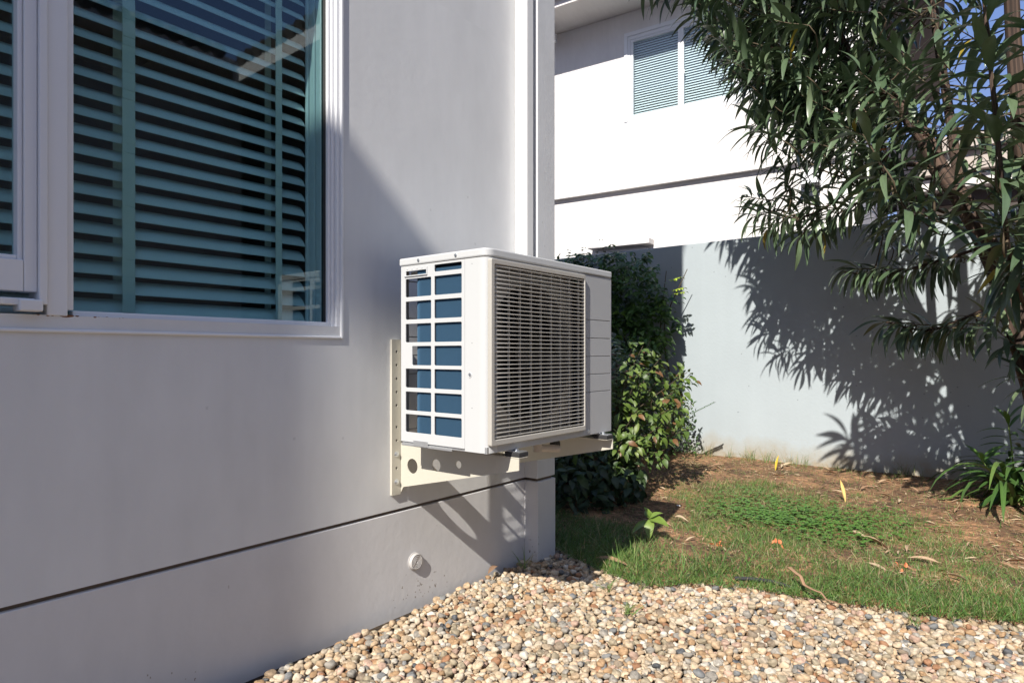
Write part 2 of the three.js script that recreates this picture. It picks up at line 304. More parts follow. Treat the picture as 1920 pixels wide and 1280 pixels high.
  part('pane', box(WX - 0.033, WX - 0.032, 0.99, 2.12, -0.378, 1.26), M.glass, win);
  { // thin line of rust below the mullion
    const R = rng(5), gs = []; for (let i = 0; i < 34; i++) { const z = -0.405 - 0.17 * Math.pow(R(), 1.6), s = 0.0012 + 0.002 * R() * (i < 14 ? 1.6 : 0.7); const b = new THREE.SphereGeometry(1, 6, 4); b.scale(s * 0.5, s * 0.7, s * 2.2); b.translate(WX - 0.0008, 0.8835 + 0.0015 * R(), i < 14 ? -0.452 - 0.012 * R() : z); gs.push(b); } part('rust_stain', merge(gs), M.rust, win);
  }
  // ribbed inner lining of the right reveal, seen through the glass
  for (let i = 0; i < 6; i++) part('reveal_rib', box(WX - 0.047 - 0.0165 * i - 0.0145, WX - 0.047 - 0.0165 * i, 0.89, 2.14, -1.1384, -1.120 + (i % 2) * 0.004 + (i === 0 ? 0.004 : 0), 0.003), M.frame, win);
}
{ // venetian blind hanging inside the window
  const b = thing('venetian_blind', 'pale venetian blind with broad slats hanging behind the window glass', 'blind', [-1.72, 0.9, -0.3]);
  const prof = (w, tilt) => { const pts = [], n = 8; for (let i = 0; i <= n; i++) { const s = (i / n - 0.5) * w, c = 0.0045 * (1 - Math.pow(2 * i / n - 1, 2)); pts.push([s * Math.cos(tilt) - c * Math.sin(tilt) * -1 * 0, 0]); pts[i] = [s * Math.cos(tilt) + c * Math.sin(tilt), -s * Math.sin(tilt) + c * Math.cos(tilt)]; } return pts; };
  const P = prof(0.05, THREE.MathUtils.degToRad(44)), t = 0.0016, z0 = -1.114, z1 = 1.2, R = rng(3);
  const mk = () => { const pos = [], idx = [], N = P.length; for (const z of [z0, z1]) for (const dy of [0, -t]) for (const [x, y] of P) pos.push(x, y + dy, z); const a = (l, s, i) => l * 2 * N + s * N + i; for (let i = 0; i < N - 1; i++) { idx.push(a(0, 0, i), a(0, 0, i + 1), a(1, 0, i), a(0, 0, i + 1), a(1, 0, i + 1), a(1, 0, i)); idx.push(a(0, 1, i), a(1, 1, i), a(0, 1, i + 1), a(0, 1, i + 1), a(1, 1, i), a(1, 1, i + 1)); idx.push(a(0, 0, i), a(0, 1, i), a(0, 0, i + 1), a(0, 1, i), a(0, 1, i + 1), a(0, 0, i + 1)); } const g = new THREE.BufferGeometry(); g.setAttribute('position', new THREE.Float32BufferAttribute(pos, 3)); g.setIndex(idx); const h = g.toNonIndexed(); h.computeVertexNormals(); return h; };
  const sg = mk();
  for (let k = 0; k < 27; k++) { const m = shade(new THREE.Mesh(sg, M.slat)); m.name = 'slat'; m.position.set(0.012 + (R() - 0.5) * 0.002, 0.022 + 0.0452 * k + (R() - 0.5) * 0.002, 0.3); m.rotation.z = (R() - 0.5) * 0.05; b.add(m); }
  for (const [a, c] of [[-0.638, -0.610], [-1.032, -1.012], [-0.30, -0.272], [0.4, 0.428], [0.9, 0.928]]) {
    const gs = [], n = 56, x = -1.682; for (let i = 0; i < n; i++) { const y = 0.905 + 1.2 * i / n; gs.push(box(x - 0.0008 + 0.0012 * Math.sin(i * 2.1) * (i % 2), x + 0.0004 + 0.0012 * Math.sin(i * 2.1) * (i % 2), y, y + 1.2 / n - 0.0004, a, c)); }
    part('ladder_tape', merge(gs), M.tape, b); part('ladder_tape', box(-1.741, -1.74, 0.9, 2.12, a, c), M.tape, b);
  }
  part('bottom_rail', box(-1.735, -1.685, 0.893, 0.906, z0 , z1, 0.004), M.slat, b);
  part('head_rail', box(-1.745, -1.68, 2.105, 2.14, z0, z1, 0.004), M.slat, b);
}
tag(part('pipe_trunking', (() => { const g = box(WX + 0.001, -1.488, 0.75, 6.4, -2.0, -1.956, 0.004); return g; })(), M.trunking, scene), 'white pipe trunking running up the wall beside the corner pilaster', 'trunking');
{ // round ridged cap low on the plinth
  const c = thing('vent_cap', 'small round ridged cap on the plinth below the air conditioner', 'vent cap', [WX, 0.128, -1.43]);
  const pr = [[0.0001, 0.010]]; for (let k = 0; k < 4; k++) { const r = 0.004 + k * 0.0055; pr.push([r, 0.0095], [r + 0.0014, 0.012], [r + 0.003, 0.012], [r + 0.0044, 0.0095]); } pr.push([0.0245, 0.0098], [0.0268, 0.0085], [0.0272, 0.005], [0.0255, 0.0045], [0.0255, 0]);
  const g = new THREE.LatheGeometry(pr.map(([r, y]) => new THREE.Vector2(r, y)), 40); g.rotateZ(-Math.PI / 2); g.translate(WX, 0.128, -1.43); part('ridged_cover', g, M.cap, c);
  const f = new THREE.LatheGeometry([[0.0001, 0.003], [0.0285, 0.003], [0.029, 0.0]].map(([r, y]) => new THREE.Vector2(r, y)), 36); f.rotateZ(-Math.PI / 2); f.translate(WX, 0.128, -1.43); part('flange', f, M.cap, c);
}

// ---------------------------------------------------------------- wall brackets
const WEB = -1.3636;
function bolt(p, dir, r, parent, name = 'bolt') { const d = dir.clone().normalize(); const g = [cyl(p, p.clone().addScaledVector(d, 0.0015), r * 1.45, r * 1.45, 20), ...(name === 'screw' ? [cyl(p.clone().addScaledVector(d, 0.0012), p.clone().addScaledVector(d, 0.0024), r, r * 0.7, 16)] : [cyl(p.clone().addScaledVector(d, 0.0015), p.clone().addScaledVector(d, 0.005), r, r, 6), cyl(p.clone().addScaledVector(d, 0.005), p.clone().addScaledVector(d, 0.0065), r * 0.55, r * 0.5, 12)])]; part(name, merge(g), M.zinc, parent); }
function bracket(web, side, label) { // side: which way the top flange and the upright's foot turn
  const b = thing('wall_bracket', label, 'bracket', [WX, 0.36, web], 'brackets carrying the air conditioner');
  const z0 = side > 0 ? web : web, zf = web + 0.037;
  const up = rrect(new THREE.Shape(), z0, zf, 0.360, 0.851, 0.002);
  const ys = [0.8123, 0.7701, 0.7274, 0.6852, 0.643, 0.5745, 0.5323, 0.4445]; for (const y of ys) up.holes.push(circleHole(web + 0.0175, y, 0.0043));
  part('upright', plateZY(up, WX + 0.0085, 0.008), M.bracket, b);
  part('upright_edge', box(WX + 0.009, WX + 0.030, 0.530, 0.851, web - 0.003, web - 0.0002, 0.001), M.bracket, b);
  const arm = new THREE.Shape(); arm.moveTo(WX + 0.009, 0.366); arm.lineTo(WX + 0.009, 0.5195); arm.lineTo(-1.0645, 0.5195); arm.lineTo(-1.0645, 0.4885); arm.lineTo(WX + 0.02, 0.384); arm.closePath();
  for (const [x, y, r] of [[-1.4878, 0.4545, 0.0235], [-1.3828, 0.4687, 0.0185], [-1.2898, 0.4804, 0.0115]]) arm.holes.push(circleHole(x, y, r));
  part('arm', plateXY(arm, web, 0.003), M.bracket, b);
  part('arm_flange', side < 0 ? box(WX + 0.009, -1.0645, 0.520, 0.523, web - 0.040, web, 0.001) : box(WX + 0.009, -1.0645, 0.520, 0.523, web - 0.003, web + 0.036, 0.001), M.bracket, b);
  for (const y of [0.4892, 0.4014]) bolt(V3(WX + 0.0085, y, web + 0.0175), V3(1, 0, 0), 0.0062, b);
  return b;
}
bracket(WEB, -1, 'cream steel wall bracket with round holes under the coil side');
bracket(-1.873, 1, 'cream steel wall bracket under the far end of the air conditioner');

// ---------------------------------------------------------------- air conditioner
{
  const ZS = -1.262, ZR = -1.909, XB = -1.426, XF = -1.0913, Y0 = 0.5435, YL = 1.062, YT = 1.084, SEAM = -1.1705;
  const ac = thing('air_conditioner', 'white outdoor air conditioner unit with louvred fan grille on wall brackets', 'air conditioner', [-1.25, Y0, -1.585]);
  // side panel with its cut-outs
  const s = rrect(new THREE.Shape(), XB, SEAM - 0.0006, Y0 + 0.006, YL - 0.0005, 0.002);
  const rows = [[1.0361, 1.0555], [0.9705, 1.0234], [0.9052, 0.9578], [0.8391, 0.8927], [0.7729, 0.828], [0.7076, 0.7627], [0.6415, 0.6958], [0.5783, 0.6304]];
  rows.forEach(([a, b], i) => { s.holes.push(rrect(new THREE.Path(), -1.2867, -1.1822, a, b, 0.004)); if (i) s.holes.push(rrect(new THREE.Path(), i === 4 ? -1.378 : -1.406, -1.300, a, b, 0.004)); });
  s.holes.push(rrect(new THREE.Path(), -1.405, -1.318, 1.0335, 1.046, 0.002));
  part('side_panel', plateXY(s, ZS, 0.0035, 0.0008), M.casing, ac);
  { // hand grip: raised lip, recessed pocket and a row of pressed dots
    const h = new THREE.Group(); h.name = 'handle'; ac.add(h);
    part('lip', box(-1.409, -1.314, 1.0295, 1.0332, ZS - 0.002, ZS + 0.004, 0.0015), M.casing, h);
    part('lip', box(-1.3175, -1.314, 1.0332, 1.054, ZS - 0.002, ZS + 0.003, 0.0012), M.casing, h);
    part('pocket', box(-1.406, -1.317, 1.0325, 1.047, ZS - 0.025, ZS - 0.022), M.inner, h);
    part('pocket_floor', box(-1.406, -1.317, 1.031, 1.0332, ZS - 0.025, ZS - 0.004), M.inner, h);
    for (let i = 0; i < 4; i++) { const g = new THREE.SphereGeometry(0.0022, 8, 6); g.translate(-1.398 + i * 0.0205, 1.0515, ZS); part('dot', g, M.casing, h); }
  }
  // wrap-around front corner and the strips round the grille opening
  const col = new THREE.Shape(), rc = 0.03; col.moveTo(SEAM + 0.0006, -ZS); col.lineTo(XF - rc, -ZS); col.quadraticCurveTo(XF, -ZS, XF, -ZS + rc); col.lineTo(XF, -ZS + rc + 0.012); col.lineTo(XF - 0.003, -ZS + rc + 0.012); col.lineTo(XF - 0.003, -ZS + rc); col.quadraticCurveTo(XF - 0.003, -ZS + 0.003, XF - rc, -ZS + 0.003); col.lineTo(SEAM + 0.0006, -ZS + 0.003); col.closePath();
  { const g = extrude(col, YL - 0.0005 - Y0, 0, 14); g.rotateX(-Math.PI / 2); g.translate(0, Y0, 0); part('front_corner', g, M.casing, ac); }
  for (const y of [0.62, 0.683, 0.746, 0.809, 0.872, 0.935, 0.998]) part('clip', box(XF - 0.004, XF + 0.002, y, y + 0.0035, ZS - 0.040, ZS - 0.026, 0.0008), M.grille, ac);
  part('top_strip', box(XF - 0.003, XF, 1.046, YL - 0.0005, -1.7325, ZS - 0.0425), M.casingFrontShaded, ac);
  part('bottom_strip', box(XF - 0.003, XF, Y0, 0.575, -1.7325, ZS - 0.0425), M.casingFrontShaded, ac);
  // plain right-hand panel with pressed lines
  const rp = rrect(new THREE.Shape(), ZR, -1.733, Y0, YL - 0.0005, 0.003); for (const y of [0.916, 0.8567, 0.7973, 0.7389, 0.6814]) rp.holes.push(rrect(new THREE.Path(), ZR + 0.006, -1.7345, y - 0.0013, y + 0.0013, 0.0012));
  part('front_panel', plateZY(rp, XF, 0.003, 0.0008), M.casingFrontShaded, ac);
  part('front_panel_back', box(XF - 0.006, XF - 0.0032, Y0 + 0.002, YL - 0.002, ZR + 0.003, -1.734), M.casingFrontShaded, ac);
  bolt(V3(XF, 0.556, -1.762), V3(1, 0, 0), 0.0042, ac, 'screw');
  part('far_side_panel', box(XB, XF - 0.001, Y0, YL - 0.0005, ZR - 0.0035, ZR - 0.0005, 0.001), M.casing, ac);
  part('back_post', box(XB - 0.001, XB + 0.0015, Y0, YL - 0.001, ZS - 0.030, ZS - 0.004), M.inner, ac);
  part('back_panel', box(XB, XB + 0.002, Y0, YL - 0.001, ZR, -1.66), M.casing, ac);
  for (let k = 0; k < 9; k++) part('back_guard_wire', box(XB + 0.001, XB + 0.003, 0.58 + 0.055 * k, 0.583 + 0.055 * k, -1.66, ZS - 0.03), M.inner, ac);
  part('base_pan', box(XB + 0.003, XF - 0.004, Y0 - 0.002, Y0 + 0.016, ZR, ZS - 0.0045, 0.001), M.galv, ac);
  part('inner_divider', box(XB + 0.038, XF - 0.05, Y0 + 0.016, YL - 0.004, -1.735, -1.733), M.inner, ac);
  // lid with a turned-down rim and two screws
  { const l = rrect(new THREE.Shape(), XB - 0.002, XF + 0.003, -ZS - 0.003, -ZR + 0.003, 0.004); const l2 = new THREE.Shape(), a = XB - 0.002, b = XF + 0.003, c = -ZS - 0.003, d = -ZR + 0.003, r = 0.032; l2.moveTo(a, c); l2.lineTo(b - r, c); l2.quadraticCurveTo(b, c, b, c + r); l2.lineTo(b, d - 0.008); l2.quadraticCurveTo(b, d, b - 0.008, d); l2.lineTo(a, d); l2.closePath(); const g = extrude(l2, YT - YL - 0.008, 0.004, 14); g.rotateX(-Math.PI / 2); g.translate(0, YL + 0.005, 0); part('top_lid', g, M.casing, ac); }
  for (const x of [-1.348, -1.201]) bolt(V3(x, 1.0735, ZS + 0.003), V3(0, 0, 1), 0.0032, ac, 'screw');
  for (const [y, r] of [[1.0464, 0.0011], [0.8345, 0.0011], [0.661, 0.0011]]) part('pin_hole', cyl(V3(-1.144, y, ZS - 0.001), V3(-1.144, y, ZS + 0.0003), r), M.dark, ac);
  { const g = new THREE.TorusGeometry(0.0062, 0.0014, 8, 24); g.translate(-1.1516, 0.749, ZS); part('screw_recess', g, M.casing, ac); bolt(V3(-1.1516, 0.749, ZS - 0.001), V3(0, 0, 1), 0.0034, ac, 'screw'); }
  { // finned coil, bent round at the back: a dark core carrying close-set upright fins
    const c = new THREE.Shape(); c.moveTo(-1.175, 1.284); c.lineTo(-1.350, 1.284); c.quadraticCurveTo(-1.380, 1.285, -1.381, 1.316); c.lineTo(-1.381, 1.72); c.lineTo(-1.37, 1.72); c.lineTo(-1.37, 1.318); c.quadraticCurveTo(-1.37, 1.296, -1.348, 1.295); c.lineTo(-1.175, 1.295); c.closePath();
    const g = extrude(c, YL - Y0 - 0.022, 0, 16); g.rotateX(-Math.PI / 2); g.translate(0, Y0 + 0.017, 0); const coil = part('coil', metricUV(g), M.coilCore, ac);
    const spots = [], rad = 0.030, cx = -1.352, cz = -1.300, step = 0.0017, yc = (Y0 + YL) / 2 - 0.003, hgt = YL - Y0 - 0.024;
    for (let x = -1.176; x > cx; x -= step) spots.push([x, cz + rad - 0.006, 0]);
    for (let a = 0; a <= Math.PI / 2 + 1e-6; a += step / rad * 0.9) spots.push([cx - (rad - 0.006) * Math.sin(a), cz + (rad - 0.006) * Math.cos(a), -a]);
    for (let z = cz; z > -1.71; z -= step) spots.push([cx - rad + 0.006, z, -Math.PI / 2]);
    const fins = shade(new THREE.InstancedMesh(new THREE.BoxGeometry(0.00028, hgt, 0.013), M.fin, spots.length)); fins.name = 'fins'; fins.userData.kind = 'stuff';
    spots.forEach(([x, z, a], k) => fins.setMatrixAt(k, new THREE.Matrix4().makeRotationY(a).setPosition(x + 1.25, yc - Y0, z + 1.585)));
    ac.add(fins); }
  // fan behind the grille
  const CY = 0.806, CZ = -1.515, CR = 0.205, XP = XF - 0.042;
  { const p = rrect(new THREE.Shape(), -1.7325, -1.285, Y0 + 0.018, YL - 0.004, 0.002); const h = new THREE.Path(); h.absarc(CZ, CY, CR, 0, Math.PI * 2, true); p.holes.push(h); part('orifice_plate', plateZY(p, XP, 0.002), M.grille, ac);
    const g = new THREE.LatheGeometry([[CR, 0], [CR - 0.006, -0.012], [CR - 0.008, -0.05], [CR - 0.008, -0.085]].map(([r, y]) => new THREE.Vector2(r, y)), 48); g.rotateZ(-Math.PI / 2); g.translate(XP, CY, CZ); part('shroud', g, M.inner, ac); }
  const fan = new THREE.Group(); fan.name = 'fan'; ac.add(fan);
  part('hub', cyl(V3(XP - 0.085, CY, CZ), V3(XP - 0.03, CY, CZ), 0.05, 0.042, 28), M.fan, fan);
  for (let k = 0; k < 3; k++) { const pos = [], idx = [], A = 9, B = 7; for (let i = 0; i <= A; i++) for (let j = 0; j <= B; j++) { const r = lerp(0.045, 0.188, j / B), a = k * 2.094 + lerp(-0.55, 0.6, i / A) * (0.75 + 0.5 * j / B) + 0.35 * j / B; pos.push(XP - 0.058 + 0.034 * (i / A - 0.5) * (1 - 0.3 * j / B), CY + r * Math.sin(a), CZ + r * Math.cos(a)); } for (let i = 0; i < A; i++) for (let j = 0; j < B; j++) { const a = i * (B + 1) + j; idx.push(a, a + 1, a + B + 1, a + 1, a + B + 2, a + B + 1); } const g = new THREE.BufferGeometry(); g.setAttribute('position', new THREE.Float32BufferAttribute(pos, 3)); g.setIndex(idx); g.computeVertexNormals(); part('blade', g, M.fan, fan); }
  part('motor', cyl(V3(XP - 0.19, CY, CZ), V3(XP - 0.1, CY, CZ), 0.055, 0.055, 24), M.dark, fan);
  part('motor_stay', box(XP - 0.2, XP - 0.19, Y0 + 0.02, YL - 0.01, CZ - 0.03, CZ + 0.03), M.galv, fan);
  // louvred grille
  const gr = new THREE.Group(); gr.name = 'front_grille'; ac.add(gr);
  const GX = XF + 0.0105, GZ0 = -1.2675, GZ1 = -1.731, GY0 = 0.5625, GY1 = 1.0565;
  { const f = rrect(new THREE.Shape(), GZ1, GZ0 - 0.0005, GY0, GY1, 0.006); f.holes.push(rrect(new THREE.Path(), GZ1 + 0.006, GZ0 - 0.0145, GY0 + 0.016, GY1 - 0.014, 0.005)); part('grille_frame', plateZY(f, GX, 0.014, 0.002), M.grille, gr); }
  const N = 41, gy0 = GY0 + 0.0215, gy1 = GY1 - 0.0185, zl = GZ0 - 0.0125, zr = GZ1 + 0.005;
  const lg = (() => { const pos = [], idx = [], st = [[0, 0.0042, 0.004], [0.012, 0.0050, 0.0015], [0.03, 0.0045, 0.0005], [0.06, 0.0033, 0], [0.1, 0.0024, 0], [0.3, 0.0021, 0], [0.44, 0.0021, 0.0005], [zl - zr, 0.0021, 0.002]]; for (const [d, h, back] of st) { const z = zl - d, x1 = GX - 0.0015 - back, x0 = x1 - 0.011; pos.push(x0, -0.0007, z, x0, 0.0007, z, x1, h * 0.5, z, x1 + 0.0006, 0, z, x1, -h * 0.5, z); } const K = 5; for (let s = 0; s < st.length - 1; s++) for (let i = 0; i < K; i++) { const a = s * K + i, b = s * K + (i + 1) % K; idx.push(a, b, a + K, b, b + K, a + K); } for (const s of [0, st.length - 1]) { const a = s * K; idx.push(a, a + 1, a + 2, a, a + 2, a + 3, a, a + 3, a + 4); } const g = new THREE.BufferGeometry(); g.setAttribute('position', new THREE.Float32BufferAttribute(pos, 3)); g.setIndex(idx); const h = g.toNonIndexed(); h.computeVertexNormals(); return h; })();
  for (let k = 0; k < N; k++) { const m = part('louvre', lg, M.grille, gr); m.position.y += lerp(gy0, gy1, k / (N - 1)); }
  for (const z of [-1.3503, -1.3994, -1.4507, -1.4981, -1.55, -1.5982, -1.6476, -1.6998]) part('rib', box(GX - 0.0125, GX - 0.0058, GY0 + 0.012, GY1 - 0.010, z - 0.0011, z + 0.0011), M.grille, gr);
  part('rib', box(GX - 0.012, GX - 0.0055, GY0 + 0.012, GY1 - 0.010, zl - 0.006, zl), M.grille, gr);
  // feet: rails, rubber pads and bolts
  for (const z of [-1.385, -1.855]) {
    part('foot_rail', box(-1.39, -1.095, 0.5355, 0.5412, z - 0.014, z + 0.014, 0.001), M.galv, ac);
    for (const x of [-1.09, -1.385]) { part('rubber_pad', box(x - 0.026, x + 0.026, 0.5233, 0.5353, z - 0.021, z + 0.021, 0.002), M.rubber, ac); part('foot_plate', box(x - 0.024, x + 0.024, 0.5355, 0.5385, z - 0.017, z + 0.017, 0.001), M.zinc, ac); bolt(V3(x, 0.5385, z), V3(0, 1, 0), 0.0058, ac); }
  }
  part('foot_tab', box(-1.372, -1.312, 0.5395, 0.5565, ZS - 0.002, ZS + 0.0015, 0.001), M.galv, ac);
  part('pan_lip', box(-1.424, -1.22, 0.5375, 0.5445, ZS - 0.005, ZS - 0.0005, 0.001), M.galv, ac);
  // drain spout under the pan
  { const d = new THREE.Group(); d.name = 'drain_spout'; ac.add(d); const a = V3(-1.16, 0.5165, -1.573), b = V3(-1.145, 0.506, -1.668);
    part('socket', cyl(V3(-1.16, 0.505, -1.58), V3(-1.16, 0.545, -1.58), 0.013, 0.014, 20), M.pvc, d);
    const dir = b.clone().sub(a).normalize(); part('spout', cyl(a, b, 0.0115, 0.0115, 22, true), M.pvc, d); part('spout_bore', cyl(a, b.clone().addScaledVector(dir, -0.001), 0.0085, 0.0085, 18, true), M.dark, d);
    part('plug', cyl(V3(-1.19, 0.512, -1.702), V3(-1.17, 0.512, -1.702), 0.016, 0.016, 20), M.rubber, d); }
}

// ---------------------------------------------------------------- boundary wall
const GZ = -4.825;
{
  const b = thing('boundary_wall', 'smooth blue grey rendered garden wall behind the lawn', 'garden wall', [-1, 0, GZ]);
  const map = tex(1024, (u, v) => { const a = fbm(u * 8, v * 4, 8, 5, 201), st = fbm(u * 60, v * 2, 60, 3, 205); let k = 0.95 + 0.05 * (a - 0.5) + 0.025 * (st - 0.5); const sp = hash(Math.floor(u * 500), Math.floor(v * 250), 9); if (sp > 0.9992) k -= 0.18;
    // earth splashed up the foot of the wall: ragged specks and runs
    const y = v * 2, m = clamp((0.10 + 0.16 * fbm(u * 30, 3, 30, 4, 210) - y) / 0.16) * (0.35 + 0.65 * fbm(u * 120, v * 60, 120, 3, 215)) + (hash(Math.floor(u * 900), Math.floor(v * 450), 13) > 0.9 ? 0.25 : 0) * clamp((0.3 - y) / 0.3);
    return [lerp(k, 0.86, m * 0.75), lerp(k, 0.70, m * 0.75), lerp(k, 0.52, m * 0.75)]; }, 1);
  map.repeat.set(0.25, 0.5);
  const m = std(lin(0.415, 0.47, 0.50), 0.8, { map, bumpMap: plasterBump, bumpScale: 0.001 });
  part('wall', box(-9, 4, -0.1, 1.675, GZ - 0.12, GZ, 0.006), m, b);
}

// ---------------------------------------------------------------- neighbour's white house beyond the wall
{
  const ang = THREE.MathUtils.degToRad(5.6), n = thing('white_house', 'sunlit white two storey house beyond the garden wall', 'house', [-5.455, 0, -7.801]); n.rotation.y = ang;
  // built in its own frame: s along the wall, y up, w outwards; then turned with the group
  const P = (name, x0, x1, y0, y1, z0, z1, mat, parent = n, r = 0) => { const m = shade(new THREE.Mesh(box(x0, x1, y0, y1, z0, z1, r), mat)); m.name = name; parent.add(m); return m; };
  const hole = (S, a, b, c, d) => { const p = new THREE.Path(); p.moveTo(a, c); p.lineTo(a, d); p.lineTo(b, d); p.lineTo(b, c); p.closePath(); S.holes.push(p); };
  const S = poly([[-4, -0.2], [4.05, -0.2], [4.05, 3.055], [-4, 3.055]]); hole(S, 0.72, 1.46, 1.2, 2.27);
  { const m = shade(new THREE.Mesh(plateXY(S, -0.075, 0.13), M.farWall)); m.name = 'lower_wall'; n.add(m); }
  const U = poly([[-4, 3.1], [4.05, 3.1], [4.05, 5.54], [-4, 5.54]]); hole(U, 1.15, 3.45, 3.97, 5.25);
  { const m = shade(new THREE.Mesh(plateXY(U, 0.0, 0.18), M.farWall)); m.name = 'upper_wall'; n.add(m); }
  P('floor_band', -4, 4.05, 3.056, 3.0995, -0.16, -0.072, M.farTrim);
  P('side_wall', 3.9, 4.049, -0.2, 5.54, -6, -0.185, M.farWall);
  P('room_back', -1, 4, -0.2, 5.5, -2.5, -2.4, M.room); P('room_floor', -4, 3.9, 3.0, 3.05, -2.4, -0.2, M.room);
  P('soffit', -4.5, 4.7, 5.541, 5.60, -0.2, 0.65, M.farWall); P('fascia', -4.5, 4.7, 5.52, 5.75, 0.651, 0.69, M.farTrim, n, 0.006); P('gutter', -4.5, 4.7, 5.62, 5.74, 0.692, 0.80, M.farTrim, n, 0.03);
  { const g = new THREE.ConeGeometry(6.4, 1.9, 4, 1); g.rotateY(Math.PI / 4); g.scale(1.06, 1, 0.82); g.translate(0.1, 6.71, -3.0); const m = shade(new THREE.Mesh(g, M.roofTile)); m.name = 'roof'; n.add(m); }
  { const w = new THREE.Group(); w.name = 'upper_window'; n.add(w); const F = (a, b, c, d, z0 = -0.06, z1 = 0.014, nm = 'frame') => P(nm, a, b, c, d, z0, z1, M.frame, w, 0.004);
    F(1.148, 3.452, 5.20, 5.255); F(1.148, 3.452, 3.966, 4.02, -0.06, 0.003); F(1.148, 1.20, 4.02, 5.20); F(3.40, 3.452, 4.02, 5.20);
    F(1.2005, 3.3995, 5.15, 5.1995, -0.06, 0.004, 'inner_frame'); F(1.2005, 1.236, 4.0205, 5.1495, -0.06, 0.004, 'inner_frame');
    for (const [a, b] of [[1.236, 1.945], [1.9455, 2.66], [2.6605, 3.3995]]) { const g = new THREE.Group(); g.name = 'sash'; w.add(g);
      P('sash', a, b, 5.118, 5.1495, -0.05, -0.004, M.frame, w, 0.003); P('sash', a, b, 4.0205, 4.10, -0.05, -0.004, M.frame, w, 0.003); P('sash', a, a + 0.038, 4.10, 5.118, -0.05, -0.004, M.frame, w, 0.003); P('sash', b - 0.038, b, 4.10, 5.118, -0.05, -0.004, M.frame, w, 0.003);
      P('pane', a + 0.03, b - 0.03, 4.09, 5.13, -0.03, -0.028, M.farGlass, w); w.remove(g); }
    const sl = []; for (let k = 0; k < 33; k++) { const g = new THREE.BoxGeometry(2.15, 0.0015, 0.041); g.rotateX(0.95); g.translate(2.32, 4.035 + k * 0.034, -0.075); sl.push(g.toNonIndexed()); }
    const bl = shade(new THREE.Mesh(merge(sl), M.trunking)); bl.name = 'blind_slats'; bl.userData.kind = 'stuff'; w.add(bl);
    P('latch', 1.985, 2.0, 4.50, 4.56, -0.004, 0.012, M.frame, w, 0.004); }
  { const w = new THREE.Group(); w.name = 'lower_window'; n.add(w); P('frame', 0.72, 0.76, 1.2, 2.27, -0.13, -0.05, M.frame, w); P('frame', 1.42, 1.46, 1.2, 2.27, -0.13, -0.05, M.frame, w); P('frame', 0.76, 1.42, 2.23, 2.27, -0.13, -0.05, M.frame, w); P('frame', 0.76, 1.42, 1.2, 1.24, -0.13, -0.05, M.frame, w); P('pane', 0.76, 1.42, 1.24, 2.23, -0.09, -0.088, M.farGlass, w); }
  P('window_hood', 0.63, 1.55, 2.295, 2.37, -0.075, 0.11, M.farWall, n, 0.006);
  // small bracketed box under the eave, downpipe at the corner
  P('eave_box', 0.02, 0.16, 5.34, 5.46, 0.15, 0.35, M.frame, n, 0.01); P('eave_box_arm', 0.07, 0.11, 5.455, 5.54, 0.23, 0.27, M.frame, n);
  P('downpipe', 3.86, 3.95, 0.2, 5.52, 0.001, 0.085, M.trunking, n, 0.02);
}
{ // lamp on the white house
  const ang = THREE.MathUtils.degToRad(5.6), l = thing('wall_lamp', 'small white wall lamp with dark underside on the white house', 'lamp'); l.position.set(-5.455, 0, -7.801); l.rotation.y = ang;
  const add = (nm, g, m) => { const o = shade(new THREE.Mesh(g, m)); o.name = nm; l.add(o); };
  add('back_plate', box(3.40, 3.65, 2.755, 3.0, -0.0745, -0.055, 0.006), M.frame);
  const s = poly([[-0.055, 2.99], [0.07, 2.96], [0.08, 2.82], [-0.055, 2.80]]); add('body', (() => { const g = extrude(s, 0.2, 0.004); g.rotateY(-Math.PI / 2); g.scale(1, 1, 1); g.translate(3.625, 0, 0); return g; })(), M.frame);
  add('lens', box(3.43, 3.62, 2.785, 2.80, -0.05, 0.075, 0.003), M.dark);
}
{ // low open-sided building at the far right, seen under the tree
  const c = thing('carport', 'low beige carport with dark slatted sides behind the tree', 'carport', [1.2, 0, -12.2]);
  const P = (nm, a, b, y0, y1, z0, z1, m) => part(nm, box(a, b, y0, y1, z0, z1, 0.01), m, c);
  const ZB = -12.2;
  P('roof_edge', -1.75, 7, 3.95, 4.18, ZB - 5, ZB + 0.25, M.beige); P('fascia', -1.75, 7, 3.64, 3.94, ZB - 4.9, ZB + 0.12, M.beige); P('beam', -1.75, 7, 3.42, 3.60, ZB - 4.9, ZB, M.farTrim);
  for (const x of [-1.6, 1.2, 4.2]) P('post', x, x + 0.16, 0, 3.42, ZB - 0.2, ZB - 0.04, M.beige);
  for (let k = 0; k < 9; k++) P('slat', -1.75, 7, 1.05 + k * 0.27, 1.24 + k * 0.27, ZB - 0.32, ZB - 0.25, k === 6 || k === 3 ? M.farTrim : M.brownBoardAndShade);
  P('rear_wall', -1.75, 7, 0, 3.4, ZB - 5, ZB - 4.9, M.brownBoardAndShade);
}
